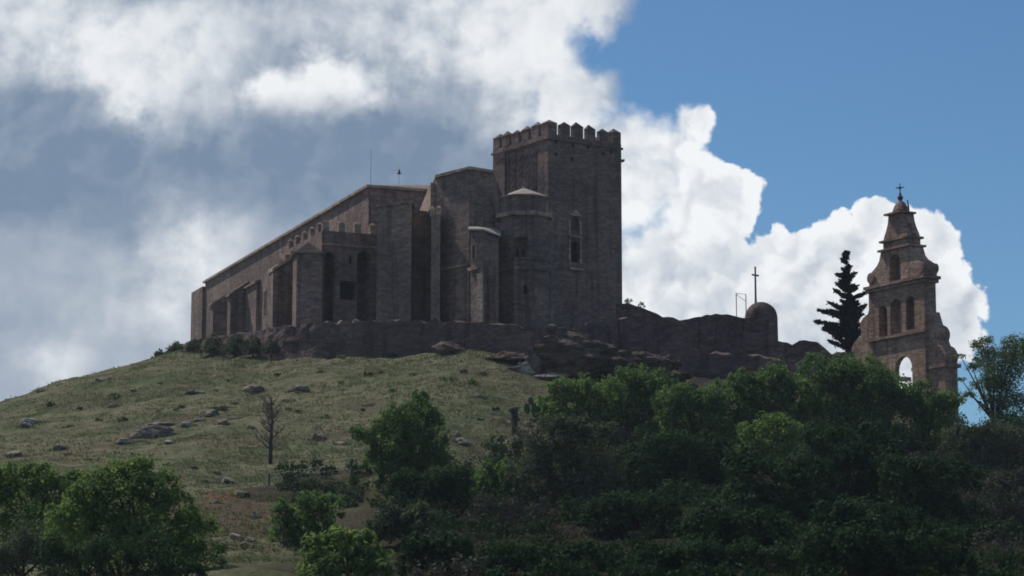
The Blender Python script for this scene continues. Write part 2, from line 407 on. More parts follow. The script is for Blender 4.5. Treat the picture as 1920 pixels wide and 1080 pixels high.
c = x.mix(x.step(n2, .48, .68, 0., .8), c, (.205, .18, .125))
c = x.mix(x.step(n3, .5, .75, 0., .5), c, (.07, .075, .035))
c = x.mix(x.step(x.noise(p, .13, 5, .65), .52, .62, 0., .8), c, (.118, .10, .072)); c = x.mix(x.step(x.noise(p, .19, 5, .65), .55, .63, 0., .75), c, (.07, .085, .042))
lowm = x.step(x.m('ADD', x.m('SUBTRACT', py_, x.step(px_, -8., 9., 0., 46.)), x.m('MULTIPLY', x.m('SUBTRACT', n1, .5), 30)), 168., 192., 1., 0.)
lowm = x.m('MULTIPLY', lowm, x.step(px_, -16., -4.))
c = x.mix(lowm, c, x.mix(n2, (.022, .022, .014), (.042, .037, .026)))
def patch(u, v, r, amp=.9):
    h = hit(u, v); d = x.v('DISTANCE', x.v('MULTIPLY', p, (1, .55, 0)), (h.x, h.y * .55, 0))
    d = x.m('ADD', d, x.m('MULTIPLY', x.m('SUBTRACT', n2, .5), r * 1.6)); return x.step(d, r, r * .45, 0., amp)
c = x.mix(patch(445, 965, 7, .75), c, (.115, .085, .06)); c = x.mix(patch(430, 925, 2.6, .85), c, (.22, .105, .07))
c = x.mix(patch(640, 900, 3.5, .6), c, (.075, .06, .045)); c = x.mix(patch(1000, 820, 3.5, .7), c, (.14, .12, .095))
c = x.mix(patch(250, 820, 3.2, .6), c, (.16, .125, .085)); c = x.mix(patch(570, 915, 7.0, .85), c, (.05, .042, .034)); c = x.mix(patch(1250, 712, 9, .9), c, (.055, .048, .042)); c = x.mix(patch(1480, 712, 10, .9), c, (.055, .048, .042)); c = x.mix(patch(990, 700, 3.5, .6), c, (.13, .105, .08))
t.links.new(c, b.inputs['Base Color']); b.inputs['Roughness'].default_value = 1; b.inputs['Specular IOR Level'].default_value = 0
bump(x, b, x.m('ADD', n2, x.m('MULTIPLY', n3, .6)), .9, .5)
hill = obj('hill', (np.stack([GX.ravel(), GY.ravel(), GZ.ravel()], -1), F), m, smooth=True); props(hill, kind='structure')

# ------------------------------------------------------------------ the church and its tower
UP = Vector((0, 0, 1))
church_base = G(850, 285); church_base.z = 40
church = thing('church', 'long stone castle church with buttresses and square battlemented tower on the hilltop', 'church', church_base)
ZB = 36.0
# nave
A1 = G(690, 282); A2 = G(385, 350)
n = (A2 - A1).normalized(); o_ = Vector((-n.y, n.x, 0))
if o_.x > 0: o_ = -o_
wd = -o_ * 18
zn = zon(A1, 352)
nave = Geo().prism([A1, A2, A2 + wd, A1 + wd], ZB, zn)
nave_o = obj('nave', nave.get(), M['church'], church)
g = Geo().prism([A1 + o_ * .35 - n * .35, A2 + o_ * .35, A2 + wd, A1 + wd - n * .35], zn + .003, zn + .3)
obj('cornice', g.get(), M['trim'], nave_o)
ridge = [A1 + wd * .5 + n * 2, A2 + wd * .5 - n * 2]
g = Geo(); ev = [A1 + o_ * .1, A2 + o_ * .1, A2 + wd, A1 + wd]
g.add([(*q.xy, zn + .303) for q in ev] + [(*q.xy, zn + 1.3) for q in ridge], [(0, 1, 5, 4), (2, 3, 4, 5), (1, 2, 5), (3, 0, 4), (0, 3, 2, 1)])
obj('roof', g.get(), M['roof'], nave_o)
e0 = A2 - o_ * 1.0; t_end = along(A2 + o_ * .4, n, 358, 52)
Lw = max(2.0, t_end)
blk = [A2 + o_ * .4 - n * .1, A2 + o_ * .4 + n * Lw, A2 + wd + n * Lw, A2 + wd - n * .1]
obj('west_block', Geo().prism(blk, ZB, zon(blk[1], 549)).get(), M['church'], church)
# nave buttresses: (column of the near front edge, row of the front top, projection, width along wall)
for uf, vt, pr, w, rise in [(399, 570, 2.2, 1.5, 1.6), (432, 553, 2.4, 1.6, 1.9), (480, 530, .5, 6.0, .3), ]:
    t0 = along(A1 + o_ * pr, n, uf, 48); c0 = A1 + n * t0
    pts = [c0 - o_ * .2, c0 + o_ * pr, c0 + o_ * pr + n * w, c0 - o_ * .2 + n * w]
    zf = zon(pts[1], vt)
    bo = obj('buttress', Geo().prism(pts, ZB, [zf + rise, zf, zf, zf + rise]).get(), M['church'], church)
    up = [c0 - o_ * .2 - n * .15, c0 + o_ * (pr + .25) - n * .15, c0 + o_ * (pr + .25) + n * (w + .15), c0 - o_ * .2 + n * (w + .15)]
    g = Geo(); zz = [zf + rise, zf - .1, zf - .1, zf + rise]
    g.add([(*q.xy, z + .01) for q, z in zip(up, zz)] + [(*q.xy, z + .28) for q, z in zip(up, zz)],
          [(0, 1, 2, 3), (4, 5, 6, 7), (0, 1, 5, 4), (1, 2, 6, 5), (2, 3, 7, 6), (3, 0, 4, 7)])
    obj('coping', g.get(), M['trim'], bo)
# slit windows between the nave buttresses
for uf, v0, v1 in [(452, 560, 585), (474, 545, 575), (497, 545, 590), (540, 570, 600)]:
    t0 = along(A1, n, uf, 48); c0 = A1 + n * t0; z0, z1 = zon(c0, v1), zon(c0, v0)
    fr = Geo()
    for dz0, dz1, a0, a1 in ((z0, z1, -.45, -.3), (z0, z1, .3, .45), (z1, z1 + .2, -.45, .45)):
        fr.prism([c0 + n * a0, c0 + n * a1, c0 + n * a1 + o_ * .12, c0 + n * a0 + o_ * .12], dz0, dz1)
    w_ = obj('window', fr.get(), M['trim'], church)
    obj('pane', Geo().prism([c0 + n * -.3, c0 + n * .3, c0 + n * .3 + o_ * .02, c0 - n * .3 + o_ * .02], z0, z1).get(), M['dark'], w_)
# crenellated side chapel
B1 = G(603, 269); B2 = G(707, 271.5); bd = (B2 - B1).normalized(); bn = Vector((bd.y, -bd.x, 0))
if bn.y > 0: bn = -bn
zb = zon(B1, 432)
back = n * 16
chap = Geo().prism([B1, B2, B2 + back, B1 + back], ZB, zb)
chap_o = obj('side_chapel', chap.get(), M['church'], church)
cuts = []
def niche(lst, O, d, nrm, u, v0, v1, wpx, depth, rect=False):
    t0 = along(O, d, u, 46); D = (O + d * t0).y; w = wpx * D / FPX / max(.35, abs(d.x))
    z0, z1 = zon(O + d * t0, v1), zon(O + d * t0, v0)
    ol = [(t0 - w / 2, z0), (t0 + w / 2, z0), (t0 + w / 2, z1), (t0 - w / 2, z1)] if rect else arch(t0, z0, z1, w)
    lst.append(Geo().plate(ol, O, d, nrm, .5, -depth)); return ol, t0, z0, z1, w
n1_ = niche(cuts, B1, bd, bn, 617, 472, 605, 18, 1.6)
n2_ = niche(cuts, B1, bd, bn, 682, 470, 605, 24, 1.6)
n3_ = niche(cuts, B1, bd, bn, 653, 527, 562, 30, 1.2, True)
n4_ = niche(cuts, B1, bd, bn, 657, 481, 495, 5, .6)
carve(chap_o, cuts)
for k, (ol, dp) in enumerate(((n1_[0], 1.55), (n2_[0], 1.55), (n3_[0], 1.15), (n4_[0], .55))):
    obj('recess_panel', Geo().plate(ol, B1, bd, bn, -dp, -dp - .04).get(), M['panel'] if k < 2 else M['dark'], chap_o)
def merlons(parent, O, d, L, cnt, w, th, z, h, cap, mat, name='merlon', inset=.0):
    nrm = Vector((-d.y, d.x, 0)); sp = (L - w) / (cnt - 1) if cnt > 1 else 0
    for k in range(cnt):
        c0 = O + d * (w / 2 + sp * k) + nrm * inset
        g = Geo().box(c0, d, nrm, w / 2, th / 2, z, z + h)
        pts = [c0 + d * a * (w / 2 + .04) + nrm * b_ * (th / 2 + .04) for a, b_ in ((-1, -1), (1, -1), (1, 1), (-1, 1))]
        g.cone(pts, z + h + .003, (c0.x, c0.y, z + h + cap))
        obj(name, g.get(), mat, parent)
LB = (B2 - B1).length
merlons(chap_o, B1 + bd * .1 - bn * .3, bd, LB - .2, 4, .7, .5, zb, .95, .35, M['trim'])
merlons(chap_o, B1 + n * 1.6 - o_ * .3, n, 12, 5, .9, .5, zb, .95, .35, M['church'])
g = Geo().prism([B1 + bn * .15, B2 + bn * .15, B2 + bn * .004, B1 + bn * .004], zon(B1, 455) - .25, zon(B1, 455)); obj('string_course', g.get(), M['trim'], chap_o)
# two big buttresses at the outer corner of the chapel
def shaped(pts, vs): return [zon(q, v) for q, v in zip(pts, vs)]
c1 = G(556, 266.6); c2 = G(604, 267.2); pts = [c1, c2, G(612, 275), G(583, 282), G(549, 269.5)]
zf = zon(c1, 474); bo = obj('corner_buttress', Geo().prism(pts, ZB, zf).get(), M['church'], church)
mid = (c1 + c2) / 2; cd = (c2 - c1).normalized(); cn_ = Vector((-cd.y, cd.x, 0)); e = .25
A, B, Cc, D4 = c1 - cd * e - cn_ * e, c2 + cd * e - cn_ * e, c2 + cd * e + cn_ * 4, pts[4] - cd * e + cn_ * 1
g = Geo().add([(*A.xy, zf + .01), (*B.xy, zf + .01), (*Cc.xy, zf + .01), (*D4.xy, zf + .01), (*(c1.lerp(c2, .42) - cn_ * e).xy, zf + 1.15), (*(c1.lerp(c2, .42) + cn_ * 4).xy, zf + 1.15)],
      [(0, 1, 4), (1, 2, 5, 4), (2, 3, 5), (3, 0, 4, 5), (0, 3, 2, 1)])
obj('gable_coping', g.get(), M['trim'], bo)
pts = [G(512, 274), G(551, 275), G(560, 284), G(525, 292), G(505, 277.5)]; zz = shaped(pts, (509, 484, 480, 498, 513))
bo = obj('buttress', Geo().prism(pts, ZB, zz).get(), M['church'], church)
up = [q + (q - G(535, 281)).normalized() * .3 for q in pts]
g = Geo().add([(*q.xy, z + .01) for q, z in zip(up, zz)] + [(*q.xy, z + .35) for q, z in zip(up, zz)], [(4, 3, 2, 1, 0), (5, 6, 7, 8, 9)] + [(i, (i + 1) % 5, 5 + (i + 1) % 5, 5 + i) for i in range(5)])
obj('coping', g.get(), M['trim'], bo)
for u_, v_ in ((526, 500), (539, 491), (549, 484)):
    c0 = G(u_, 275.5); zm_ = zon(c0, v_); obj('merlon', Geo().box(c0, Vector((1, 0, 0)), Vector((0, 1, 0)), .22, .4, zm_, zm_ + .75).get(), M['trim'], bo)
# polygonal east end: low chapel, re-entrant bay and tall apse
def block(name, corners, vtop, mat, idx=0, parent=church, zbase=ZB):
    pts = [G(u, D) for u, D in corners]; z = zon(pts[idx], vtop)
    return obj(name, Geo().prism(pts, zbase, z).get(), mat, parent), pts, z
lc, lp, lz = block('low_chapel', [(706, 268), (771, 265.5), (774, 269.5), (815, 270.5), (815, 292), (708, 292)], 389, M['apse'])
g = Geo().prism([lp[0] + Vector((-.1, -.25, 0)), lp[1] + Vector((.2, -.25, 0)), lp[2] + Vector((.2, 0, 0)), lp[2] + Vector((0, 3, 0)), lp[0] + Vector((-.1, 3, 0))], lz + .003, lz + .25)
obj('coping', g.get(), M['apse'], lc)
ap, app, az = block('apse', [(816, 266), (880, 261.5), (925, 263.5), (940, 276), (900, 296), (792, 288)], 334, M['apse'], 0)
g = Geo().prism([q + (q - app[4]).normalized() * .3 for q in app], az + .003, az + .3); obj('cornice', g.get(), M['trim'], ap)
cx = sum((q for q in app), Vector()) / len(app)
g = Geo().cone([q + (q - app[4]).normalized() * .1 for q in app], az + .303, (cx.x, cx.y, az + .9)); obj('roof', g.get(), M['roof'], ap)
for zrow in (507,):
    g = Geo(); z_ = zon(app[0], zrow)
    for i in (0, 1): 
        d = (app[i + 1] - app[i]).normalized(); nn = Vector((d.y, -d.x, 0)); nn = -nn if nn.y > 0 else nn
        g.prism([app[i] + nn * .004, app[i + 1] + nn * .004, app[i + 1] + nn * .2, app[i] + nn * .2], z_ - .22, z_)
    obj('string_course', g.get(), M['trim'], ap)
# apse buttress with broken battlements on its head
bt, bp, bz = block('buttress', [(808, 263.5), (825, 262.5), (830, 268), (812, 270)], 404, M['apse'])
for u_, D_0 in ((810, 264.2), (822, 263.6)):
    c0 = G(u_, D_0); g = Geo().box(c0, Vector((1, 0, 0)), Vector((0, 1, 0)), .28, .3, bz, bz + .8).cone([c0 + Vector((a, b_, 0)) for a, b_ in ((-.3, -.32), (.3, -.32), (.3, .32), (-.3, .32))], bz + .803, (c0.x, c0.y, bz + 1.15))
    obj('merlon', g.get(), M['trim'], bt)
fl = [G(788, 284), G(815, 266.3), G(816, 268), G(792, 286)]
g = Geo(); z0, z1 = zon(fl[1], 388), zon(fl[1], 343)
g.prism([fl[0] + o_ * .3, fl[1] + o_ * .5, fl[1] + o_ * .0, fl[0]], z0, z1); obj('flying_wall', g.get(), M['trim'], ap)  # pale slab against the apse, its tone stands in for the sunlit left face
# stair turret with a lean-to roof
st, sp_, sz = block('stair_turret', [(882, 258.5), (905, 256.8), (934, 258.2), (938, 264), (884, 266)], 447, M['apse'])
g = Geo(); rp = [sp_[0] + Vector((-.3, -.3, 0)), sp_[1] + Vector((0, -.35, 0)), sp_[2] + Vector((.3, -.3, 0)), sp_[3], sp_[4]]
zr = [sz + .8, sz + .45, sz + .02, sz + 1.9, sz + 2.7]
g.add([(*q.xy, z) for q, z in zip(rp, zr)] + [(*q.xy, z + .18) for q, z in zip(rp, zr)], [(4, 3, 2, 1, 0), (5, 6, 7, 8, 9)] + [(i, (i + 1) % 5, 5 + (i + 1) % 5, 5 + i) for i in range(5)])
obj('roof', g.get(), M['plaster'], st)
g = Geo().prism(sp_, sz - .01, [z - .01 for z in zr]); obj('gable', g.get(), M['apse'], st)
sd = (sp_[1] - sp_[0]).normalized(); sn = Vector((sd.y, -sd.x, 0)); sn = -sn if sn.y > 0 else sn
cuts = []; w1 = niche(cuts, sp_[0], sd, sn, 890, 460, 484, 6, .5); carve(st, cuts)
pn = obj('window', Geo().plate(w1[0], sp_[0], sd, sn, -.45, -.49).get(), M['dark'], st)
g = Geo(); 
for a in (w1[1] - w1[4] / 2 - .16, w1[1] + w1[4] / 2): g.plate([(a, w1[2] - .1), (a + .16, w1[2] - .1), (a + .16, w1[3]), (a, w1[3])], sp_[0], sd, sn, .12, .003)
obj('window_frame', g.get(), M['trim'], st)
g = Geo(); zc = zon(sp_[0], 503)
g.prism([sp_[0] + sn * .003 + sd * .0, sp_[0] + sd * 1.5 + sn * .003, sp_[0] + sd * 1.5 + sn * .4, sp_[0] + sn * .4], zc - .35, zc); obj('corbel', g.get(), M['trim'], st)
c0 = G(893, 256.6); c0b = G(906, 255.8)
pl, pp, pz0 = block('pilaster', [(894, 256.4), (905, 255.7), (910, 257.5), (896, 258)], 513, M['trim'])
pl2, _, _ = block('pilaster', [(916, 257), (928, 256.4), (932, 258.5), (918, 258.8)], 500, M['apse'])
# octagonal chapel with stepped drum
oc = G(983, 263.0)
def octo(R, c=oc, k=8, ph=22.5): return [c + Vector((R * math.cos(rad(ph + 360 / k * i)), R * math.sin(rad(ph + 360 / k * i)), 0)) for i in range(k)]
def zo(v): return zat(983, v, 260.5)
octa = obj('octagonal_chapel', Geo().prism(octo(2.75), ZB, zo(404)).get(), M['apse'], church)
od = Vector((1, 0, 0)); on = Vector((0, -1, 0)); OO = oc + Vector((0, -2.75 * math.cos(rad(22.5)), 0))
cuts = []
w1 = niche(cuts, OO, od, on, 976, 445, 482, 24, .35, True); w2 = niche(cuts, OO, od, on, 985, 533, 551, 7, .6)
carve(octa, cuts)
obj('window', Geo().plate(w2[0], OO, od, on, -.55, -.59).get(), M['dark'], octa)
g = Geo()
for a in (w1[1] - .3, w1[1] + .3): g.plate([(a - .12, w1[2] + .02), (a + .12, w1[2] + .02), (a + .12, w1[2] + .9), (a - .12, w1[2] + .9)], OO, od, on, -.3, -.34)
bw = obj('blind_window', Geo().plate([(w1[1] - w1[4] / 2, w1[2]), (w1[1] + w1[4] / 2, w1[2]), (w1[1] + w1[4] / 2, w1[3]), (w1[1] - w1[4] / 2, w1[3])], OO, od, on, -.345, -.39).get(), M['panel'], octa)
obj('pane', g.get(), M['dark'], bw)
for v0, v1, R in ((404, 396, 3.15), (506, 497, 2.95), (487, 484, 2.9)):
    obj('string_course', Geo().prism(octo(R), zo(v0) + .003, zo(v1)).get(), M['apse'] if v0 > 450 else M['trim'], octa)
drum = obj('drum', Geo().prism(octo(2.5), zo(396) + .003, zo(366)).get(), M['apse'], church)
obj('cornice', Geo().prism(octo(2.7), zo(366) + .003, zo(363)).get(), M['trim'], drum)
obj('roof', Geo().cone(octo(2.65), zo(363) + .003, (oc.x, oc.y, zo(343))).get(), M['plaster'], drum)
g = Geo().ball((oc.x, oc.y, zo(343)), .22).tube([(oc.x, oc.y, zo(342)), (oc.x, oc.y, zo(332))], [.08, .04]).tube([(oc.x - .3, oc.y, zo(336)), (oc.x + .3, oc.y, zo(336))], [.04, .04])
obj('finial', g.get(), M['trim'], drum)
sk, skp, skz = block('low_roof_wall', [(1018, 262), (1048, 264.5), (1048, 275), (1012, 275)], 400, M['apse'])
# tower
T0 = G(1028, 275); e1 = Vector((.82, .572, 0)).normalized(); e2 = Vector((-e1.y, e1.x, 0))
L1 = along(T0, e1, 1166, 50); L2 = along(T0, e2, 924, 55)
zt = zon(T0, 250)
T1, T2, T3 = T0 + e1 * L1, T0 + e1 * L1 + e2 * L2, T0 + e2 * L2
tower = obj('tower', Geo().prism([T0, T1, T2, T3], ZB, zt).get(), M['tower'], church)
cuts = []
fn = -e2; ln = -e1
tw = niche(cuts, T0, e1, fn, 1078, 452, 492, 17, .8); tw2 = niche(cuts, T0, e1, fn, 1078, 406, 432, 15, .3)
zp1 = zon(T0, 277); wP0 = along(T0, e2, 1009, 55); wP1 = along(T0, e2, 946, 55)
cuts.append(Geo().plate([(wP0, zt - 16), (wP1, zt - 16), (wP1, zp1 + .8), (wP0, zp1 + .8)], T0, e2, ln, .5, -.22))
holes = []
for u_, v_ in ((1043, 266), (1075, 272), (1104, 275), (1132, 288), (1043, 289), (1073, 299), (1147, 284)):
    holes.append(niche(cuts, T0, e1, fn, u_, v_ - 3, v_ + 4, 6, .35, True))
carve(tower, cuts)
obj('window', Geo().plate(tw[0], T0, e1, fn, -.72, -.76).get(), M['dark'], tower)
obj('blind_arch', Geo().plate(tw2[0], T0, e1, fn, -.26, -.29).get(), M['panel'], tower)
g = Geo()
for a, z0, z1, w_ in ((tw[1] - tw[4] / 2 - .3, tw[2], tw2[3] - .5, .28), (tw[1] + tw[4] / 2 + .02, tw[2], tw2[3] - .5, .28)):
    g.plate([(a, z0), (a + w_, z0), (a + w_, z1), (a, z1)], T0, e1, fn, .12, .003)
obj('window_frame', g.get(), M['trim'], tower)
g = Geo(); zc = zon(T0, 436); 
g.plate([(tw[1] - .95, zc - .25), (tw[1] + .95, zc - .25), (tw[1] + .95, zc), (tw[1] - .95, zc)], T0, e1, fn, .3, .003)
obj('window_pediment', Geo().plate([(tw2[1] - .9, tw2[3] + .05), (tw2[1] + .9, tw2[3] + .05), (tw2[1], tw2[3] + .75)], T0, e1, fn, .22, .003).get(), M['trim'], tower); zc = zon(T0, 497); g2 = Geo().plate([(tw[1] - .95, zc - .25), (tw[1] + .95, zc - .25), (tw[1] + .95, zc), (tw[1] - .95, zc)], T0, e1, fn, .35, .003)
obj('window_ledge', g.get(), M['trim'], tower); obj('window_ledge', g2.get(), M['trim'], tower)
obj('brick_panel', Geo().plate([(wP0 + .01, zt - 15.9), (wP1 - .01, zt - 15.9), (wP1 - .01, zp1 + .79), (wP0 + .01, zp1 + .79)], T0, e2, ln, -.18, -.21).get(), M['tower'], tower)
g = Geo()      # blind lozenge tracery of the brick panel
for k in range(5):
    a = wP0 + (wP1 - wP0) * (k + .5) / 5
    g.tube([T0 + e2 * a + ln * -.13 + UP * (zt - 12), T0 + e2 * a + ln * -.13 + UP * (zp1 + .3)], [.1, .1], 4)
for k in range(9):
    zz = zp1 - .6 - k * .9
    for j in range(5):
        a0 = wP0 + (wP1 - wP0) * j / 5; a1 = wP0 + (wP1 - wP0) * (j + 1) / 5; am = (a0 + a1) / 2
        Z = lambda a, z: T0 + e2 * a + ln * -.12 + UP * z
        g.tube([Z(a0 + .05, zz), Z(am, zz + .7), Z(a1 - .05, zz)], [.07] * 3, 4)
obj('tracery', g.get(), M['tower'], tower)
zs = zon(T0, 262)
for (q0_, q1_, nn) in ((T0, T1, fn), (T3, T0, ln)):
    d = (q1_ - q0_).normalized()
g = Geo(); r_ = [T0 + fn * .16 + ln * .16, T1 + fn * .16 - ln * .16, T2 - fn * .16 - ln * .16, T3 - fn * .16 + ln * .16]
i_ = [T0 + fn * .003 + ln * .003, T1 + fn * .003 - ln * .003, T2 - fn * .003 - ln * .003, T3 - fn * .003 + ln * .003]
for k in range(4): g.prism([i_[k], i_[(k + 1) % 4], r_[(k + 1) % 4], r_[k]], zp1 + 1.0, zp1 + 1.22)
obj('string_course', g.get(), M['tower'], tower)
MW = 1.25
def mer(c0, wx, wy):
    wx *= RNG.uniform(.9, 1.05); hm = RNG.uniform(1.1, 1.32); g = Geo().box(c0, e1, e2, wx / 2, wy / 2, zt, zt + hm)
    g.cone([c0 + e1 * a_ * (wx / 2 + .05) + e2 * b_ * (wy / 2 + .05) for a_, b_ in ((-1, -1), (1, -1), (1, 1), (-1, 1))], zt + hm + .003, (c0.x + RNG.normal() * .06, c0.y, zt + hm + RNG.uniform(.4, .6)))
    obj('merlon', g.get(), M['tower'], tower)
for k in range(6):
    for y_ in (MW / 2, L2 - MW / 2):
        corner = k in (0, 5); mer(T0 + e1 * (MW / 2 + (L1 - MW) * k / 5) + e2 * (y_ if corner else (.3 if y_ < 2 else L2 - .3)), MW, MW if corner else .6)
for k in range(1, 5):
    for x_ in (.3, L1 - .3): mer(T0 + e1 * x_ + e2 * (MW / 2 + (L2 - MW) * k / 5), .6, 1.4)
g = Geo(); c0 = T1; zg = zon(T1, 300)
g.tube([c0 - e1 * .2 + e2 * .5 + UP * zg, c0 + e1 * .6 + e2 * .5 + UP * (zg + .05), c0 + e1 * .8 + e2 * .5 + UP * (zg + .2)], [.25, .18, .1], 6); obj('water_spout', g.get(), M['tower'], tower)
# roof mast and weather vane
mp = P(695, 352, 284); mt_ = thing('antenna_mast', 'thin antenna mast rising from the church roof corner', 'antenna', (mp.x, mp.y, zn + .3))
g = Geo().tube([(mp.x, mp.y, zn + .2), (mp.x, mp.y, zat(695, 280, 284))], [.035, .018], 5)
obj('mast', g.get(), M['steel'], mt_)
mp = P(748, 352, 287); zt_ = zat(748, 326, 287); vn = thing('weather_vane', 'small iron weather vane on a thin rod above the church roof', 'weather vane', (mp.x, mp.y, zn + .4))
obj('rod', Geo().tube([(mp.x, mp.y, zn + .4), (mp.x, mp.y, zt_)], [.03, .02], 5).get(), M['steel'], vn)
s_ = .3
g = Geo().plate([(-.8 * s_, -.4 * s_), (.4 * s_, -.5 * s_), (1.0 * s_, -.1 * s_), (.5 * s_, .1 * s_), (.25 * s_, 1.6 * s_), (-.2 * s_, 1.2 * s_), (-.3 * s_, .2 * s_)], Vector((mp.x, mp.y, zt_ + .1)), Vector((1, 0, 0)), Vector((0, 1, 0)), -.05, .05)
obj('vane', g.get(), M['iron'], vn)

# ------------------------------------------------------------------ ruined walls
def ruin(name, line, thick, mat, seed, step=.5, rough=.6, zbase=None):
    """masonry wall along [(u, D, v_top)] with a broken top edge and rough faces"""
    pts = [(G(u, D, v), zat(u, v, D)) for u, D, v in line]
    path = []
    for (a, za), (b_, zb_) in zip(pts[:-1], pts[1:]):
        k = max(1, int((b_ - a).length / step))
        for i in range(k): path.append((a.lerp(b_, i / k), za + (zb_ - za) * i / k))
    path.append(pts[-1])
    rows = 13; V = []; Fs = []; N = len(path)
    for side in (0, 1):
        for i, (q, zt2) in enumerate(path):
            d = (path[min(i + 1, N - 1)][0] - path[max(i - 1, 0)][0]).normalized(); nr = Vector((d.y, -d.x, 0)); nr = -nr if nr.y > 0 else nr
            zb0 = min(ground_z(q.x, q.y), ground_z(q.x + nr.x, q.y + nr.y)) - 1.2 if zbase is None else zbase
            top = zt2 + rough * (mnoise.noise(Vector((i * .55, seed, side * .4))) + .5 * mnoise.noise(Vector((i * 1.7, seed + 9, side * .4))))
            for r in range(rows):
                f = r / (rows - 1); z = zb0 + (top - zb0) * f
                batter = (1 - f) * .5
                off = (thick / 2 + batter +   .14 * mnoise.noise(Vector((q.x * .45, z * .5, seed + side * 5))) + .12 * mnoise.noise(Vector((q.x * 1.4, z * 1.6, seed + side * 5)))) * (1 if side == 0 else -1)
                V.append(tuple(q + nr * off + UP * z))
    I = lambda s, i, r: (s * N + i) * rows + r
    for i in range(N - 1):
        for r in range(rows - 1):
            Fs.append((I(0, i, r), I(0, i + 1, r), I(0, i + 1, r + 1), I(0, i, r + 1))); Fs.append((I(1, i, r), I(1, i, r + 1), I(1, i + 1, r + 1), I(1, i + 1, r)))
        Fs.append((I(0, i, rows - 1), I(0, i + 1, rows - 1), I(1, i + 1, rows - 1), I(1, i, rows - 1)))
    for i in (0, N - 1):
        for r in range(rows - 1): Fs.append((I(0, i, r), I(0, i, r + 1), I(1, i, r + 1), I(1, i, r)))
    return V, Fs
o = obj('rampart_wall', ruin('rampart_wall', [(296, 293, 672), (325, 291, 660), (352, 287, 645), (400, 279, 637), (440, 273, 630), (490, 267.5, 621), (545, 263, 613), (600, 259.8, 607), (650, 257.8, 606), (700, 256.3, 605), (820, 254, 604), (880, 252.5, 606), (960, 251, 612), (1040, 251, 618), (1110, 254, 610), (1168, 258, 596)], 1.4, M['rampart'], 1), M['rampart'])
props(o, 'long dark retaining wall of rough stone below the church buttresses', 'wall')
for k, (u, D, v) in enumerate([(614, 259.6, 605), (640, 258.8, 605), (668, 257.7, 604), (702, 256.5, 604), (745, 255, 603), (1036, 250.6, 612)]):
    q = P(u, v, D); g = Geo().ball((q.x, q.y, q.z), .32 + .06 * (k % 3), 7, 5, .6)
    V = [tuple(Vector(p_) + Vector((RNG.normal() * .09, RNG.normal() * .06, RNG.normal() * .05))) for p_ in g.V]
    lb = ['pale loose stone on the retaining wall below the left dark church recess', 'pale loose stone on the retaining wall below the church doorway recess', 'pale loose stone on the retaining wall below the right dark church recess',
          'pale loose stone on the retaining wall below the low chapel corner', 'pale loose stone on the retaining wall below the low chapel middle', 'pale loose stone on the retaining wall under the tower corner'][k]
    props(obj('loose_stone', (V, g.F), M['palerock']), lb, 'stone', 'pale stones on top of the retaining wall')
o = obj('curtain_wall', ruin('curtain_wall', [(1160, 266, 572), (1185, 265.5, 571), (1215, 265, 582), (1245, 264.5, 594), (1275, 264, 602), (1292, 264, 600), (1345, 263, 589), (1370, 262.5, 591), (1400, 261.3, 598), (1452, 260.6, 603), (1457, 260.6, 641), (1485, 260.5, 645), (1500, 260.4, 641), (1532, 260, 642), (1546, 259.8, 656), (1562, 259.5, 668), (1574, 259.3, 662), (1625, 258, 661)], 1.5, M['rampart'], 4, .5, .25), M['rampart'])
props(o, 'ruined dark curtain wall running from the tower down to the bell gable', 'wall')
o = obj('outer_wall', ruin('outer_wall', [(1150, 257, 622), (1200, 256.5, 628), (1260, 256, 648), (1330, 255.5, 662), (1400, 255, 668), (1480, 254.5, 676), (1560, 254, 684)], 1.2, M['rampart'], 6, .6, .6), M['rampart'])
props(o, 'lower ruined outer wall half hidden behind the green bushes', 'wall')
# vaulted turret
tu = G(1426, 263.2); Rt = 31 * 263.2 / FPX
zc_ = zat(1426, 596, 263.2); tur = thing('vaulted_turret', 'round domed turret of dark stone standing in the curtain wall', 'turret', (tu.x, tu.y, 33))
g = Geo(); N = 24; prof = [(1.06, 31.5), (1.03, 35), (1.0, zc_)] + [(math.cos(a) * (1 if a < .2 else 1), zc_ + math.sin(a) * Rt * .98) for a in np.linspace(.12, 1.5, 9)]
V = []
for r, z in prof:
    for k in range(N):
        a = 2 * math.pi * k / N; rr = Rt * r * (1 + .035 * mnoise.noise(Vector((math.cos(a) * 2, math.sin(a) * 2, z)))); V.append((tu.x + rr * math.cos(a), tu.y + rr * math.sin(a), z))
Fs = [(i * N + k, i * N + (k + 1) % N, (i + 1) * N + (k + 1) % N, (i + 1) * N + k) for i in range(len(prof) - 1) for k in range(N)] + [tuple(range((len(prof) - 1) * N, len(prof) * N))]
obj('dome', (V, Fs), M['rampart'], tur, True)
# cross on the turret
cp = P(1417, 568, 263.2); zt2 = zat(1417, 500, 263.2); zarm = zat(1417, 516, 263.2)
cr = thing('stone_cross', 'tall slender cross on a pole above the domed turret', 'cross', (cp.x, cp.y, cp.z - .4))
obj('shaft', Geo().tube([(cp.x, cp.y, cp.z - .5), (cp.x, cp.y, cp.z + .5), (cp.x, cp.y, zt2)], [.16, .12, .1], 6).get(), M['steel'], cr)
obj('crossbar', Geo().tube([(cp.x - .38, cp.y, zarm + .06), (cp.x + .38, cp.y, zarm - .06)], [.1, .1], 6).get(), M['steel'], cr)
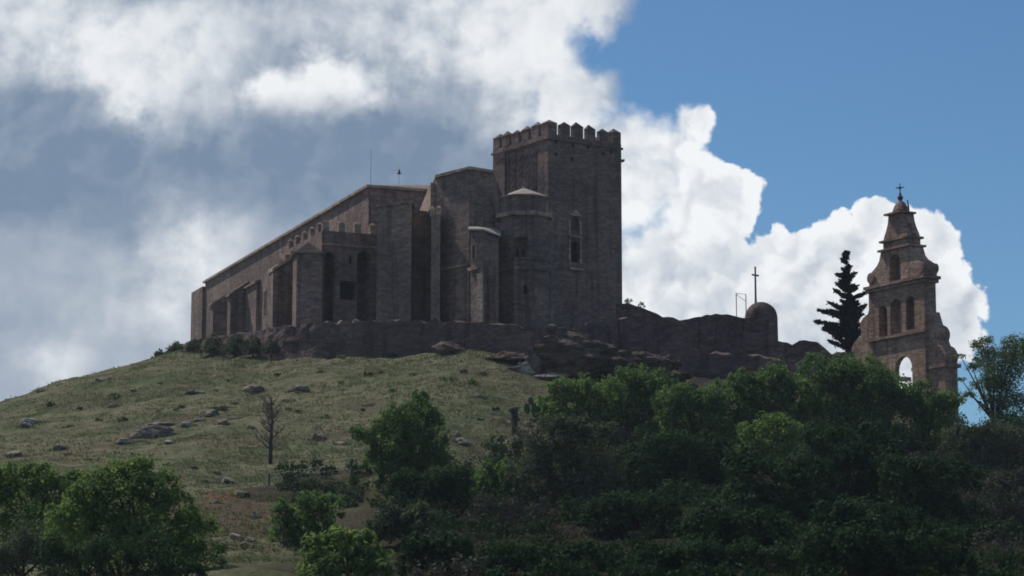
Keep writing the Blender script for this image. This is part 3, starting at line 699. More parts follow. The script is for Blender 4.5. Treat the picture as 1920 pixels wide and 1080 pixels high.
# railing frame
a, b_ = P(1381, 594, 261), P(1399, 590, 261); z1, z2 = zat(1381, 550, 261), zat(1399, 552, 261)
fr = thing('railing_frame', 'thin metal railing frame standing left of the domed turret', 'railing', tuple(a))
obj('post', Geo().tube([a, (a.x, a.y, z1)], [.05, .05], 5).get(), M['steel'], fr); obj('post', Geo().tube([b_, (b_.x, b_.y, z2)], [.05, .05], 5).get(), M['steel'], fr)
obj('rail', Geo().tube([(a.x, a.y, z1), (b_.x, b_.y, z2)], [.025, .025], 5).get(), M['steel'], fr)
obj('rail', Geo().tube([(a.x, a.y, z1 - .1), (b_.x, b_.y, z2 - .75)], [.025, .025], 5).get(), M['steel'], fr)

# ------------------------------------------------------------------ bell gable
Dn = 247.5; N0 = G(1733, Dn, 580); gd = Vector((-.5, .866, 0)); gb = Vector((.866, .5, 0)); gn = -gb
HW = 4.35; GC = N0 + gd * HW                 # ground point below the middle of the facade; a runs along gd
def gz(a, v): return zon(GC + gd * a, v)
zc1 = gz(0, 534); zc2 = gz(0, 627); zr3 = gz(0, 467); zr4 = gz(0, 446); zcap = gz(0, 402); ztop = gz(0, 374)
zw = gz(-7, 684)
gable = thing('bell_gable', 'tall weathered brick bell gable with scrolls and arched openings behind the bushes', 'bell gable', (GC.x, GC.y, 28))
def sym(right): return right + [(-a, z) for a, z in reversed(right)]
lev1 = sym([(7.6, 24), (7.6, zw)] + [(7.6 - .5 * k / 4 + .45 * math.sin(k * math.pi / 4), zw + .35 + 1.5 * k / 4) for k in range(5)] + [(6.4, zw + 2.1), (6.1, zw + 2.6)] + [(6.1 + .4 * math.sin(k * math.pi / 4) - .3 * k / 4, zw + 2.7 + 1.3 * k / 4) for k in range(5)] + [(5.0, zw + 4.3), (4.65, zw + 5.0), (HW + .001, zw + 5.6), (HW, zc2)])
# lower storey, second storey, third storey, crown
body = Geo().plate(sym([(HW, 24), (HW, zc1)]), GC, gd, gb, 0, 1.5)
bo = obj('body', body.get(), M['gable'], gable)
cuts = []; arches = []
for ua, va0, va1, wpx in ((1655, 572, 640, 1.35), (1679, 560, 632, 1.75), (1706, 555, 618, 1.35)):
    a = along(GC, gd, ua, 38); ol = arch(a, gz(a, va1), gz(a, va0), wpx); arches.append((a, ol)); cuts.append(Geo().plate(ol, GC, gd, gb, -.5, 1.05))
a = along(GC, gd, 1698, 32); olo = arch(a + .35, 26.5, gz(a, 667), 2.7); cuts.append(Geo().plate(olo, GC, gd, gb, -.6, 2.2)); cuts.append(Geo().plate([(-4.2, 24.5), (3.5, 24.5), (3.5, 33.6), (-4.2, 33.6)], GC, gd, gb, .55, 2.4))
carve(bo, cuts)
for a, ol in arches: obj('arch_recess', Geo().plate(ol, GC, gd, gb, 1.0, 1.04).get(), M['gable_trim'], gable)
for s_ in (1, -1):
    kx = 1.0 if s_ > 0 else .76
    half = [(s_ * (HW + max(0, a_ - HW) * kx), z_ + (2.2 if s_ > 0 and z_ > zw else 0)) for a_, z_ in lev1[:len(lev1) // 2]] + [(s_ * HW * 1.0008, zc2), (s_ * HW * 1.0008, 24)]
    wg = obj('wing', Geo().plate(half, GC, gd, gb, .35, 1.9).get(), M['gable'], gable)
    obj('ledge', Geo().plate([(s_ * (HW + .05), zw - .15), (s_ * (HW + 3.6 * kx), zw - .15), (s_ * (HW + 3.6 * kx), zw + .2), (s_ * (HW + .05), zw + .2)], GC, gd, gb, .1, 2.15).get(), M['gable_trim'], wg)
def corn(z, hw, h, out, t=1.5): return Geo().plate([(-hw - out, z - h), (hw + out, z - h), (hw + out, z), (-hw - out, z)], GC, gd, gb, -out, t + out)
g = corn(zc1 + .35, HW, .3, .38); g2 = corn(zc1 - .003, HW, .3, .22)
g.add(*g2.get()); obj('cornice', g.get(), M['gable_trim'], gable)
g = Geo().plate([(-HW - .3, zc2 - .3), (HW + .3, zc2 - .3), (HW + .3, zc2), (-HW - .3, zc2)], GC, gd, gb, -.3, -.003); obj('string_course', g.get(), M['gable_trim'], gable)
zb3 = zc1 + .353
H3 = 2.25
vol = sym([(4.3, zb3), (4.3, zb3 + .5), (4.35, zb3 + .9), (4.1, zb3 + 1.3), (3.6, zb3 + 1.6), (3.0, zb3 + 1.95), (2.6, zb3 + 2.4), (H3 + .1, zb3 + 3.1), (H3, zr3 - .003)])
up3 = obj('upper_storey', Geo().plate(vol, GC, gd, gb, .05, 1.75).get(), M['gable'], gable)
a = along(GC, gd, 1680, 43); ol = arch(0.1, gz(0, 528), gz(0, 476), 1.75); carve(up3, [Geo().plate(ol, GC, gd, gb, -.5, 1.2)])
obj('arch_recess', Geo().plate(ol, GC, gd, gb, 1.1, 1.15).get(), M['gable_trim'], up3)
g = Geo().plate([(-1.5, gz(0, 531) - .05), (1.7, gz(0, 531) - .05), (1.7, gz(0, 528)), (-1.5, gz(0, 528))], GC, gd, gb, -.25, .047); obj('sill', g.get(), M['trim'], up3)
for s_ in (1, -1):   # scroll eyes
    c0 = GC + gd * s_ * 3.9; obj('scroll', Geo().tube([c0 + gb * -.1 + UP * (zb3 + .85), c0 + gb * 1.9 + UP * (zb3 + .85)], [.55, .55], 12).get(), M['gable_trim'], up3)
g = corn(zr3 + .2, H3, .2, .25, 1.75); obj('cornice', g.get(), M['gable_trim'], gable)
z4 = zr3 + .203
ped = sym([(1.95, z4), (1.95, zr4 - .1), (1.75, zr4 + .4), (1.4, zr4 + 1.0), (1.15, zr4 + 1.6), (1.0, zcap - .003)])
pd = obj('pediment', Geo().plate(ped, GC, gd, gb, .1, 1.7).get(), M['gable'], gable)
obj('ledge', corn(zr4 - .05, 1.95, .2, .25, 1.7).get(), M['gable_trim'], pd)
obj('cornice', corn(zcap + .2, 1.0, .18, .3, 1.5).get(), M['gable_trim'], gable)
zk = zcap + .203; mid = GC + gb * .85
g = Geo(); N = 10; prof = [(.98, zk), (.95, zk + .35), (.75, zk + .75), (.5, zk + 1.05), (.28, zk + 1.2), (.2, ztop)]
V = [tuple(mid + gd * r * math.cos(2 * math.pi * k / N) + gb * r * .72 * math.sin(2 * math.pi * k / N) + UP * z) for r, z in prof for k in range(N)]
Fs = [(i * N + k, i * N + (k + 1) % N, (i + 1) * N + (k + 1) % N, (i + 1) * N + k) for i in range(len(prof) - 1) for k in range(N)] + [tuple(range(N))[::-1], tuple(range((len(prof) - 1) * N, len(prof) * N))]
obj('cap', (V, Fs), M['gable_trim'], gable)
zx = ztop; g = Geo().ball(tuple(mid + UP * (zx + .25)), .3).ball(tuple(mid + UP * (zx + .65)), .14)
obj('ball_finial', g.get(), M['iron'], gable)
hgt = gz(0, 342); g = Geo().tube([mid + UP * (zx + .6), mid + UP * hgt], [.06, .04], 6)
cx_ = obj('cross', g.get(), M['iron'], gable)
Xd = Vector((1, 0, 0)); zm = gz(0, 351)
g = Geo().tube([mid - Xd * .42 + UP * zm, mid + Xd * .42 + UP * (zm + .1)], [.06, .05], 6).ball(tuple(mid + UP * zm), .16)
obj('crossbar', g.get(), M['iron'], cx_)
pos_ = [(1.75, zcap + .2), (-1.75, zcap + .2)]
for s_ in (1, -1):
    for a_, z_, r_ in ((1.5, zr4 + 1.0, .2), (2.1, zr4 - .05, .18), (2.4, zr3 + .2, .18), (4.6, zc1 + .35, .25), (7.0 if s_ < 0 else 7.6, zw + .2 + (2.2 if s_ > 0 else 0), .22)):
        c0 = mid + gd * s_ * a_; g = Geo().ball(tuple(c0 + UP * (z_ + r_ * .9)), r_).tube([c0 + UP * (z_ - .3), c0 + UP * (z_ + r_)], [r_ * .6, r_ * .4], 6)
        obj('knob', g.get(), M['gable_trim'], gable)
c0 = mid - gd * 1.25; g = Geo().tube([c0 + UP * zcap, c0 + UP * (zcap + .8), c0 + UP * (zcap + 1.35) + Xd * -.1], [.12, .09, .05], 6)
obj('rod', g.get(), M['iron'], gable)
c0 = GC + gb * .2
for k, (a_, z_) in enumerate(((along(GC, gd, 1699, 32) - .55, gz(-2, 692)), (along(GC, gd, 1699, 32) + .8, gz(-1, 708)))):
    # stones jutting from the sides of the open arch
    q = GC + gd * (a_ + (.9 if k else -.9) * .5) + gb * .7
    obj('jamb_stone', Geo().box(q, gd, gb, .5, .5, z_ - .2, z_ + .15).get(), M['gable_trim'], gable)

# ------------------------------------------------------------------ foliage
def leaves(lobes, leaf, dens, sub=.34, upb=.35, flat=1.0, stretch=1.5, inner=.15):
    """lobes: [(centre, (rx, ry, rz))] -> leaf-sized quads gathered in clumps through the crown"""
    Vs = []
    for c, r in lobes:
        r = np.array(r); R = r.mean(); cnt = int(dens * (R / leaf) ** 2 * 56)
        K = max(6, int(16 + 5 * R))
        d = RNG.normal(size=(K, 3)); d /= np.linalg.norm(d, axis=1)[:, None]
        d[:, 2] = np.where(d[:, 2] < -.55, -d[:, 2] * .6, d[:, 2])
        kc = d * (RNG.uniform(.55, .98, (K, 1)) ** .7)
        kr = RNG.uniform(.6, 1.35, K) * sub
        pick = RNG.integers(0, K, cnt)
        off = RNG.normal(size=(cnt, 3)); off /= np.linalg.norm(off, axis=1)[:, None]
        off *= (RNG.uniform(0, 1, (cnt, 1)) ** .45) * kr[pick][:, None]
        pc = kc[pick] + off
        ins = RNG.uniform(size=cnt) < inner
        q = RNG.normal(size=(cnt, 3)); q /= np.linalg.norm(q, axis=1)[:, None]; q *= RNG.uniform(0, 1, (cnt, 1)) ** .5 * .8
        pc = np.where(ins[:, None], q, pc)
        pos = np.array(c) + pc * r
        nrm = off / (np.linalg.norm(off, axis=1)[:, None] + 1e-6) + .5 * pc + RNG.normal(size=(cnt, 3)) * .55 + np.array([0, 0, upb])
        nrm /= np.linalg.norm(nrm, axis=1)[:, None]
        t = np.cross(nrm, RNG.normal(size=(cnt, 3))); t /= np.linalg.norm(t, axis=1)[:, None]; bb = np.cross(nrm, t)
        s = leaf * .5 * RNG.uniform(.55, 1.4, (cnt, 1))
        Vs.append(np.stack([pos - t * s * stretch * .5, pos - bb * s * .5, pos + t * s * stretch * .5, pos + bb * s * .5], 1).reshape(-1, 3))
    V = np.concatenate(Vs); return V, np.arange(len(V)).reshape(-1, 4)
def plant(name, label, cat, D, lobes, mat, leaf=.3, dens=1.0, group=None, trunk=True, bark='bark', depth=1.0, fix=False, **kw):
    """lobes [(u, v, radius px [, aspect])] at distance D"""
    um = sum(l[0] for l in lobes) / len(lobes); vb = max(l[1] + .55 * l[2] for l in lobes); hb = hit(um, vb)
    if hb is not None and not fix: D = hb.y
    s = D / FPX; L3 = []
    for i, lb in enumerate(lobes):
        u, v, r = lb[:3]; asp = lb[3] if len(lb) > 3 else 1.0
        dy = 0 if i == 0 else RNG.uniform(-.5, .5) * r * s * depth
        c = P(u, v, D + dy); L3.append((c, (r * s, r * s * depth, r * s * asp)))
    bx = np.mean([c.x for c, _ in L3]); by = D; gzv = ground_z(bx, by)
    base = Vector((bx, by, gzv - .05))
    th = thing(name, label, cat, base, group)
    obj('crown', leaves(L3, leaf, dens, **kw), M[mat], th)
    if trunk:
        g = Geo(); topz = max(c.z for c, _ in L3); h = max(.6, topz - base.z)
        big = max(r[0] for _, r in L3); r0 = min(.4, .06 + .05 * big)
        fork = base + Vector((0, 0, h * .3))
        g.tube([base - UP * .3, base.lerp(fork, .5) + Vector((RNG.normal() * .1, 0, 0)), fork], [r0 * 1.2, r0, r0 * .85])
        for c, r in L3:
            tip = Vector(c) + Vector((0, 0, r[2] * .4)); mid_ = fork.lerp(tip, .5) + Vector((RNG.normal() * .2, RNG.normal() * .2, .2))
            g.tube([fork - UP * .05, mid_, tip], [r0 * .6, r0 * .4, r0 * .12], 5)
        obj('trunk', g.get(), M[bark], th)
    return th
def auto(u0, u1, vt, vb, r, jit=.25):
    """lobes filling a rough dome between columns u0..u1 from row vt to vb"""
    out = []; w = u1 - u0; rows = max(1, int((vb - vt) / (r * 1.25)))
    for j in range(rows):
        v = vt + r + (vb - vt - r) * j / max(1, rows)
        ww = w * (.55 + .45 * math.sin(min(1, (j + 1) / rows * 1.2) * math.pi / 2)); k = max(1, int(ww / (r * 1.2)))
        for i in range(k):
            uu = (u0 + u1) / 2 + ((i + .5) / k - .5) * max(0, ww - r * 1.2) + RNG.uniform(-jit, jit) * r
            out.append((uu, v + RNG.uniform(-jit, jit) * r, r * RNG.uniform(.8, 1.15)))
    return out
GB = 'green bushes covering the slope below the bell gable'
plants = [
 # name, label, category, D, lobes, material, leaf, group
 ('bush', 'bright green rounded bush at the left end of the hedge, below the dark rock outcrop', 'bush', 231, auto(1008, 1175, 708, 830, 36) + [(1050, 735, 26), (1090, 730, 28), (1140, 745, 34), (1040, 765, 32)], 'bright', .34, GB),
 ('bush', 'mid green bush rising just right of the bright rounded bush below the rock outcrop', 'bush', 236, auto(1115, 1275, 688, 830, 40) + [(1170, 715, 28), (1210, 735, 34), (1250, 755, 36)], 'leaf', .34, GB),
 ('tree', 'grey green olive tree below the stump on the bare slope edge', 'tree', 206, auto(955, 1185, 782, 985, 44), 'olive', .26, GB),
 ('bush', 'dull green bush below the lowest dip of the curtain wall', 'bush', 228, auto(1215, 1385, 715, 860, 42) + [(1290, 745, 30), (1335, 755, 34), (1250, 770, 34)], 'leaf', .34, GB),
 ('bush', 'leafy green bush directly below the domed turret', 'bush', 230, auto(1335, 1515, 688, 840, 40) + [(1390, 715, 26), (1460, 712, 26), (1350, 745, 34), (1500, 740, 36)], 'leaf', .34, GB),
 ('bush', 'lumpy green bush with pale rounded top, one row below the domed turret bush', 'bush', 218, auto(1365, 1530, 775, 900, 38) + [(1440, 800, 28)], 'bright', .3, GB),
 ('tree', 'large green tree in front of the left foot of the bell gable', 'tree', 234, auto(1480, 1705, 664, 850, 48) + [(1590, 695, 30), (1540, 720, 30), (1640, 705, 28)], 'leaf', .34, GB),
 ('bush', 'green bush below the open arch of the bell gable', 'bush', 226, auto(1630, 1830, 725, 880, 44) + [(1700, 755, 30), (1760, 765, 28)], 'leaf', .34, GB),
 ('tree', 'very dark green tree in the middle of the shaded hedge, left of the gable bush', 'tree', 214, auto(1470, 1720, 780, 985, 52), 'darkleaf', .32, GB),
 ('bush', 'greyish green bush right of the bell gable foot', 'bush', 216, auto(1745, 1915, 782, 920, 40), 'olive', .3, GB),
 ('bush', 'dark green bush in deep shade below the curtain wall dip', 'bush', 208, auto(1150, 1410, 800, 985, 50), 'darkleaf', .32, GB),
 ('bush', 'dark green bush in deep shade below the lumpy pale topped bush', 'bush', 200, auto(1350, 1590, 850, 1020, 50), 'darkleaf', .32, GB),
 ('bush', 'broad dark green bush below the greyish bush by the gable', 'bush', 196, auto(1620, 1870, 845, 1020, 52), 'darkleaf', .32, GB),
 ('tree', 'light feathery green tree at the right edge beside the bell gable', 'tree', 190, [(1880, 700, 46), (1925, 690, 52), (1850, 672, 28), (1905, 655, 30), (1822, 690, 15, .6), (1838, 648, 18, .7), (1870, 735, 36), (1905, 775, 50), (1815, 742, 16, .5), (1840, 722, 22, .6), (1930, 820, 55), (1880, 800, 28), (1800, 668, 10, .6), (1802, 712, 10, .5), (1852, 640, 16, .6), (1862, 760, 22)], 'feather', .2, None),
 ('shrub', 'pale grey leafed shrub in the lower right corner', 'shrub', 160, auto(1815, 1960, 885, 1010, 38), 'grey', .22, None),
 ('bush', 'grey green bush between the feathery tree and the pale corner shrub', 'bush', 186, auto(1830, 1960, 800, 930, 40), 'olive', .26, GB),
 ('shrub', 'small pale grey shrub against the dark bushes right of the olive tree', 'shrub', 186, [(1180, 895, 22), (1172, 925, 24)], 'grey', .2, None),
 ('shrub', 'low dry grey shrub below the small pale grey shrub', 'shrub', 176, [(1195, 965, 16, .7), (1222, 982, 18, .7), (1248, 990, 12, .6)], 'grey', .18, None),
 ('tree', 'dense dark green tree standing alone in the middle of the grassy slope', 'tree', 203, [(780, 775, 38), (745, 795, 40), (805, 805, 42), (770, 832, 50), (720, 815, 34), (690, 822, 26), (672, 812, 20, .7), (820, 845, 36), (755, 865, 46), (720, 850, 30), (800, 880, 44), (785, 752, 22), (735, 880, 36), (770, 900, 40), (700, 865, 24)], 'leaf', .26, None),
 ('bush', 'dark shaded bush under the right side of the lone slope tree', 'bush', 188, auto(725, 890, 868, 970, 40), 'darkleaf', .28, None),
 ('bush', 'green dark bush below the short dark post', 'bush', 190, auto(880, 990, 862, 950, 32), 'leaf', .28, None),
 ('shrub', 'dry grey brush at the foot of the olive tree', 'shrub', 168, [(905, 945, 26), (950, 960, 30), (1000, 972, 30), (880, 975, 22, .6), (940, 985, 28, .5)], 'grey', .2, None),
 ('tree', 'big leafy green tree filling the lower left, its crown highest below the brown slab', 'tree', 128, [(255, 895, 44), (210, 900, 40), (300, 915, 44), (240, 940, 60), (170, 925, 44), (330, 960, 48), (280, 1000, 70), (190, 1010, 70), (340, 1040, 50), (145, 955, 46), (370, 1000, 44), (385, 1050, 46), (130, 1010, 60)], 'bright', .22, None),
 ('tree', 'green tree cut by the left frame edge beside the big leafy tree', 'tree', 134, [(20, 900, 40), (70, 900, 38), (110, 920, 44), (135, 905, 30), (150, 960, 50), (40, 950, 60), (-20, 920, 50), (90, 990, 60), (10, 1010, 60)], 'bright', .22, None),
 ('bush', 'dark bush beneath the big leafy tree at the bottom frame edge', 'bush', 112, [(190, 1060, 70), (280, 1065, 66), (110, 1055, 50), (350, 1085, 40)], 'darkleaf', .2, None),
 ('shrub', 'grey hazy shrub in the bottom left corner', 'shrub', 104, [(40, 1040, 60), (100, 1070, 50), (-10, 1060, 60)], 'olive', .16, None),
 ('bush', 'dark green bush left of the bright sapling at the bottom', 'bush', 156, auto(492, 650, 925, 1040, 34), 'leaf', .24, None),
 ('shrub', 'grey brown brush below the bare dead tree', 'shrub', 172, [(540, 905, 24, .8), (575, 915, 28, .8), (620, 925, 30, .8), (660, 930, 28, .7)], 'olive', .22, None),
 ('bush', 'olive green bush above right of the bright sapling', 'bush', 158, auto(675, 830, 935, 1030, 36), 'olive', .24, None),
 ('tree', 'bright green sapling with long leaves at the bottom centre left', 'tree', 132, [(640, 1010, 30), (600, 1030, 34), (680, 1030, 36), (650, 1060, 44), (590, 1070, 34), (705, 1050, 28), (700, 1080, 40)], 'bright', .26, None),
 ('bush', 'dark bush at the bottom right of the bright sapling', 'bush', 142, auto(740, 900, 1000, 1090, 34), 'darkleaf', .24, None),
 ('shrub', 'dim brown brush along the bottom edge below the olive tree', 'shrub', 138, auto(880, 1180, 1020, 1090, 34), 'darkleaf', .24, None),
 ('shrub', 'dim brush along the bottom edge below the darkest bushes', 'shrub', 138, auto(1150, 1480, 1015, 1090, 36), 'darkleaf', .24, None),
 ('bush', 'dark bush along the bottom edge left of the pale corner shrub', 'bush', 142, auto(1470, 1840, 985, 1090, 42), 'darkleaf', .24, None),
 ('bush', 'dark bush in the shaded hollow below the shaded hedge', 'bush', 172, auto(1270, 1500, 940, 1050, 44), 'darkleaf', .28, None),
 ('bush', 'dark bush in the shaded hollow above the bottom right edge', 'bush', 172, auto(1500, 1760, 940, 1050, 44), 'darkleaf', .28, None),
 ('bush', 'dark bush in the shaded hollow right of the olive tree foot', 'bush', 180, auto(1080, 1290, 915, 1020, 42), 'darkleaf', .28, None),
]
for (nm, lb, ct, D, lobes, mat, lf, grp) in plants:
    big = nm == 'tree'
    kw = {}
    if 'feathery' in lb: kw = dict(dens=.5, sub=.5, stretch=2.4)
    elif 'sapling' in lb: kw = dict(dens=.8, stretch=2.4)
    elif mat == 'grey': kw = dict(dens=.7, sub=.4)
    plant(nm, lb, ct, D, lobes, mat, lf, group=grp, bark='twig' if mat == 'grey' else 'bark', **kw)
# shaded undergrowth that closes the slope between the trees: one uncountable mass
L3 = []
v = 800
while v < 1110:
    left = 1010 - (v - 800) * 1.55 if v < 890 else 520 if v < 975 else 720 + (v - 960) * .5
    u = left + RNG.uniform(0, 40)
    while u < 1960:
        h = hit(u, v)
        if h is not None:
            r = RNG.uniform(24, 44) * (.55 if u < 760 else 1) * h.y / FPX; L3.append(((h.x, h.y, h.z + r * .25), (r * 1.15, r, r * RNG.uniform(.7, 1.2))))
        u += RNG.uniform(34, 58)
    v += 30
def keep(c): return mnoise.noise(Vector((c[0] * .11, c[1] * .11, 5)))
A_l = [q_ for q_ in L3 if keep(q_[0]) > .2]; B_l = [q_ for q_ in L3 if keep(q_[0]) <= .2]
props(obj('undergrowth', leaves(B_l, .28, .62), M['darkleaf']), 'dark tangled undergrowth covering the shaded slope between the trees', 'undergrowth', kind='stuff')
props(obj('dry_scrub', leaves(A_l, .26, .34, sub=.4), M['grey']), 'dry grey brown scrub mixed into the shaded undergrowth', 'scrub', kind='stuff')
# shrubs at the left foot of the church
for u, v, r, D, wh in [(303, 668, 15, 289, 'first'), (335, 656, 18, 285, 'second'), (368, 649, 19, 281, 'third'), (405, 644, 19, 275, 'fourth'), (440, 642, 18, 270, 'fifth'), (474, 644, 16, 266, 'sixth'), (508, 648, 12, 263, 'last')]:
    plant('shrub', 'dark shrub at the foot of the church wall, ' + wh + ' from the left in the row', 'shrub', D, [(u, v, r * 1.15, .8), (u + r * .9, v + r * .6, r * .9, .8), (u - r * .8, v + r * .7, r * .9, .8), (u, v + r * .9, r * .9, .7)], 'olive', .26, fix=True, group='shrubs at the left foot of the church', trunk=True)

# conifer behind the bell gable
cb = P(1598, 660, 262); ztop_ = zat(1588, 473, 262); gz0 = ground_z(cb.x, 262)
con = thing('conifer_tree', 'dark blue green conifer with a bare leaning tip left of the bell gable', 'tree', (cb.x, 262, gz0))
tip = P(1586, 474, 262)
obj('trunk', Geo().tube([(cb.x, 262, gz0 - .3), tuple(Vector((cb.x, 262, gz0)).lerp(tip, .5)), tip], [.3, .2, .04]).get(), M['bark'], con)
Vs = []
brs = []
for k in range(105):
    f = min(.985, RNG.uniform(0, 1) ** 1.3); az_ = RNG.uniform(0, 2 * math.pi)
    z = cb.z + .1 + (tip.z - cb.z) * f; c0 = Vector((cb.x, 262, cb.z)).lerp(tip, f); c0.z = z
    L = (2.5 * (1 - f) ** .85) * (.3 + .85 * RNG.uniform()) * (1.12 if math.cos(az_) < 0 else .85) + .18
    brs.append((c0, az_, L))
for u, v, L in ((1534, 585, 0), (1530, 606, 0), (1545, 622, 0), (1556, 588, 0), (1628, 550, 0), (1624, 575, 0)):
    e_ = P(u, v, 262); c0 = Vector((cb.x, 262, e_.z - .55)); brs.append((c0, e_, None))
for c0, az_, L in brs:
    if L is None: end = az_
    else: end = c0 + Vector((math.cos(az_) * L, math.sin(az_) * L, RNG.uniform(.05, .5) * L))
    ln_ = (end - c0).length; cnt = int(40 + 90 * ln_)
    t = RNG.uniform(0, 1, (cnt, 1)) ** .8; wdt = (.12 + .34 * ln_ / 3) * (1 - t * .75)
    pos = np.array(c0) * (1 - t) + np.array(end) * t + np.array([0, 0, .22]) * (t * t) + RNG.normal(size=(cnt, 3)) * wdt * np.array([.75, .75, .45])
    d = np.array((end - c0).normalized()) + RNG.normal(size=(cnt, 3)) * .5; d /= np.linalg.norm(d, axis=1)[:, None]
    sd_ = np.cross(d, RNG.normal(size=(cnt, 3))); sd_ /= np.linalg.norm(sd_, axis=1)[:, None]; s = RNG.uniform(.16, .34, (cnt, 1))
    Vs.append(np.stack([pos - d * s, pos - sd_ * s * .3, pos + d * s, pos + sd_ * s * .3], 1).reshape(-1, 3))
V = np.concatenate(Vs); obj('crown', (V, np.arange(len(V)).reshape(-1, 4)), M['conifer'], con)

# bare dead tree on the slope
h = hit(507, 872); dt = thing('dead_tree', 'bare dead tree with a dark thin trunk on the grassy slope', 'tree', tuple(h))
s = h.y / FPX; top = P(509, 745, h.y)
obj('trunk', Geo().tube([h - UP * .3, h.lerp(top, .3), h.lerp(top, .65) + Vector((.1, 0, 0)), top], [.2, .15, .09, .03]).get(), M['charred'], dt)
g = Geo()
for k in range(44):
    f = RNG.uniform(.2, .97); c0 = h.lerp(top, f); az_ = RNG.uniform(0, 6.28); L = RNG.uniform(.8, 2.3) * (1.1 - f * .6)
    e_ = c0 + Vector((math.cos(az_) * L * .7, math.sin(az_) * L * .7, L * .7)); m_ = c0.lerp(e_, .5) + Vector((math.cos(az_) * .15, 0, -.05))
    g.tube([c0, m_, e_], [.05, .032, .014], 4)
    for j in range(3):
        q = m_.lerp(e_, RNG.uniform(0, .8)); e2_ = q + Vector((RNG.normal() * .35, RNG.normal() * .35, RNG.uniform(.2, .6))); g.tube([q, e2_], [.022, .01], 3)
obj('branches', g.get(), M['twig'], dt)

# ------------------------------------------------------------------ rocks and outcrops
def rock(name, label, cat, c, r, mat, group=None, seed=0, sub=2, rough=.35, lift=.1):
    """c: ground point, r: half sizes"""
    bm = bmesh.new(); bmesh.ops.create_icosphere(bm, subdivisions=sub, radius=1)
    rr = np.random.default_rng(int(seed * 13 + 5)); NP = rr.normal(size=(15 if sub < 4 else 26, 3)); NP /= np.linalg.norm(NP, axis=1)[:, None]; DP = rr.uniform(.55, 1.0, len(NP))
    V = []
    for vv in bm.verts:
        p_ = vv.co.copy(); dn = np.maximum(NP @ np.array(p_), 1e-3); k = min(1.15, float((DP / dn).min()))
        k *= 1 + rough * .22 * mnoise.noise(p_ * 2.2 + Vector((seed * 3.1, 0, 0))) + rough * .16 * mnoise.noise(p_ * 6 + Vector((0, seed, 0)))
        p_ *= k
        V.append((c[0] + p_.x * r[0] * 1.25, c[1] + p_.y * r[1] * 1.25, c[2] + (p_.z + lift) * r[2] * 1.3))
    Fs = [tuple(v.index for v in f.verts) for f in bm.faces]; bm.free()
    return props(obj(name, (V, Fs), M[mat], loc=c), label, cat, group)
def rock_px(u, v, wpx, hpx, label, mat='rock', group=None, seed=0, name='rock', cat='rock', dpx=None, sub=3, rough=.35, D=None):
    h = hit(u, v) if D is None else P(u, v, D)
    if h is None: return
    s = h.y / FPX; return rock(name, label, cat, h, (wpx * s / 2, (dpx or wpx) * s / 2, hpx * s / 2), mat, group, seed, sub, rough)
GR = 'rocks scattered on the grassy slope'
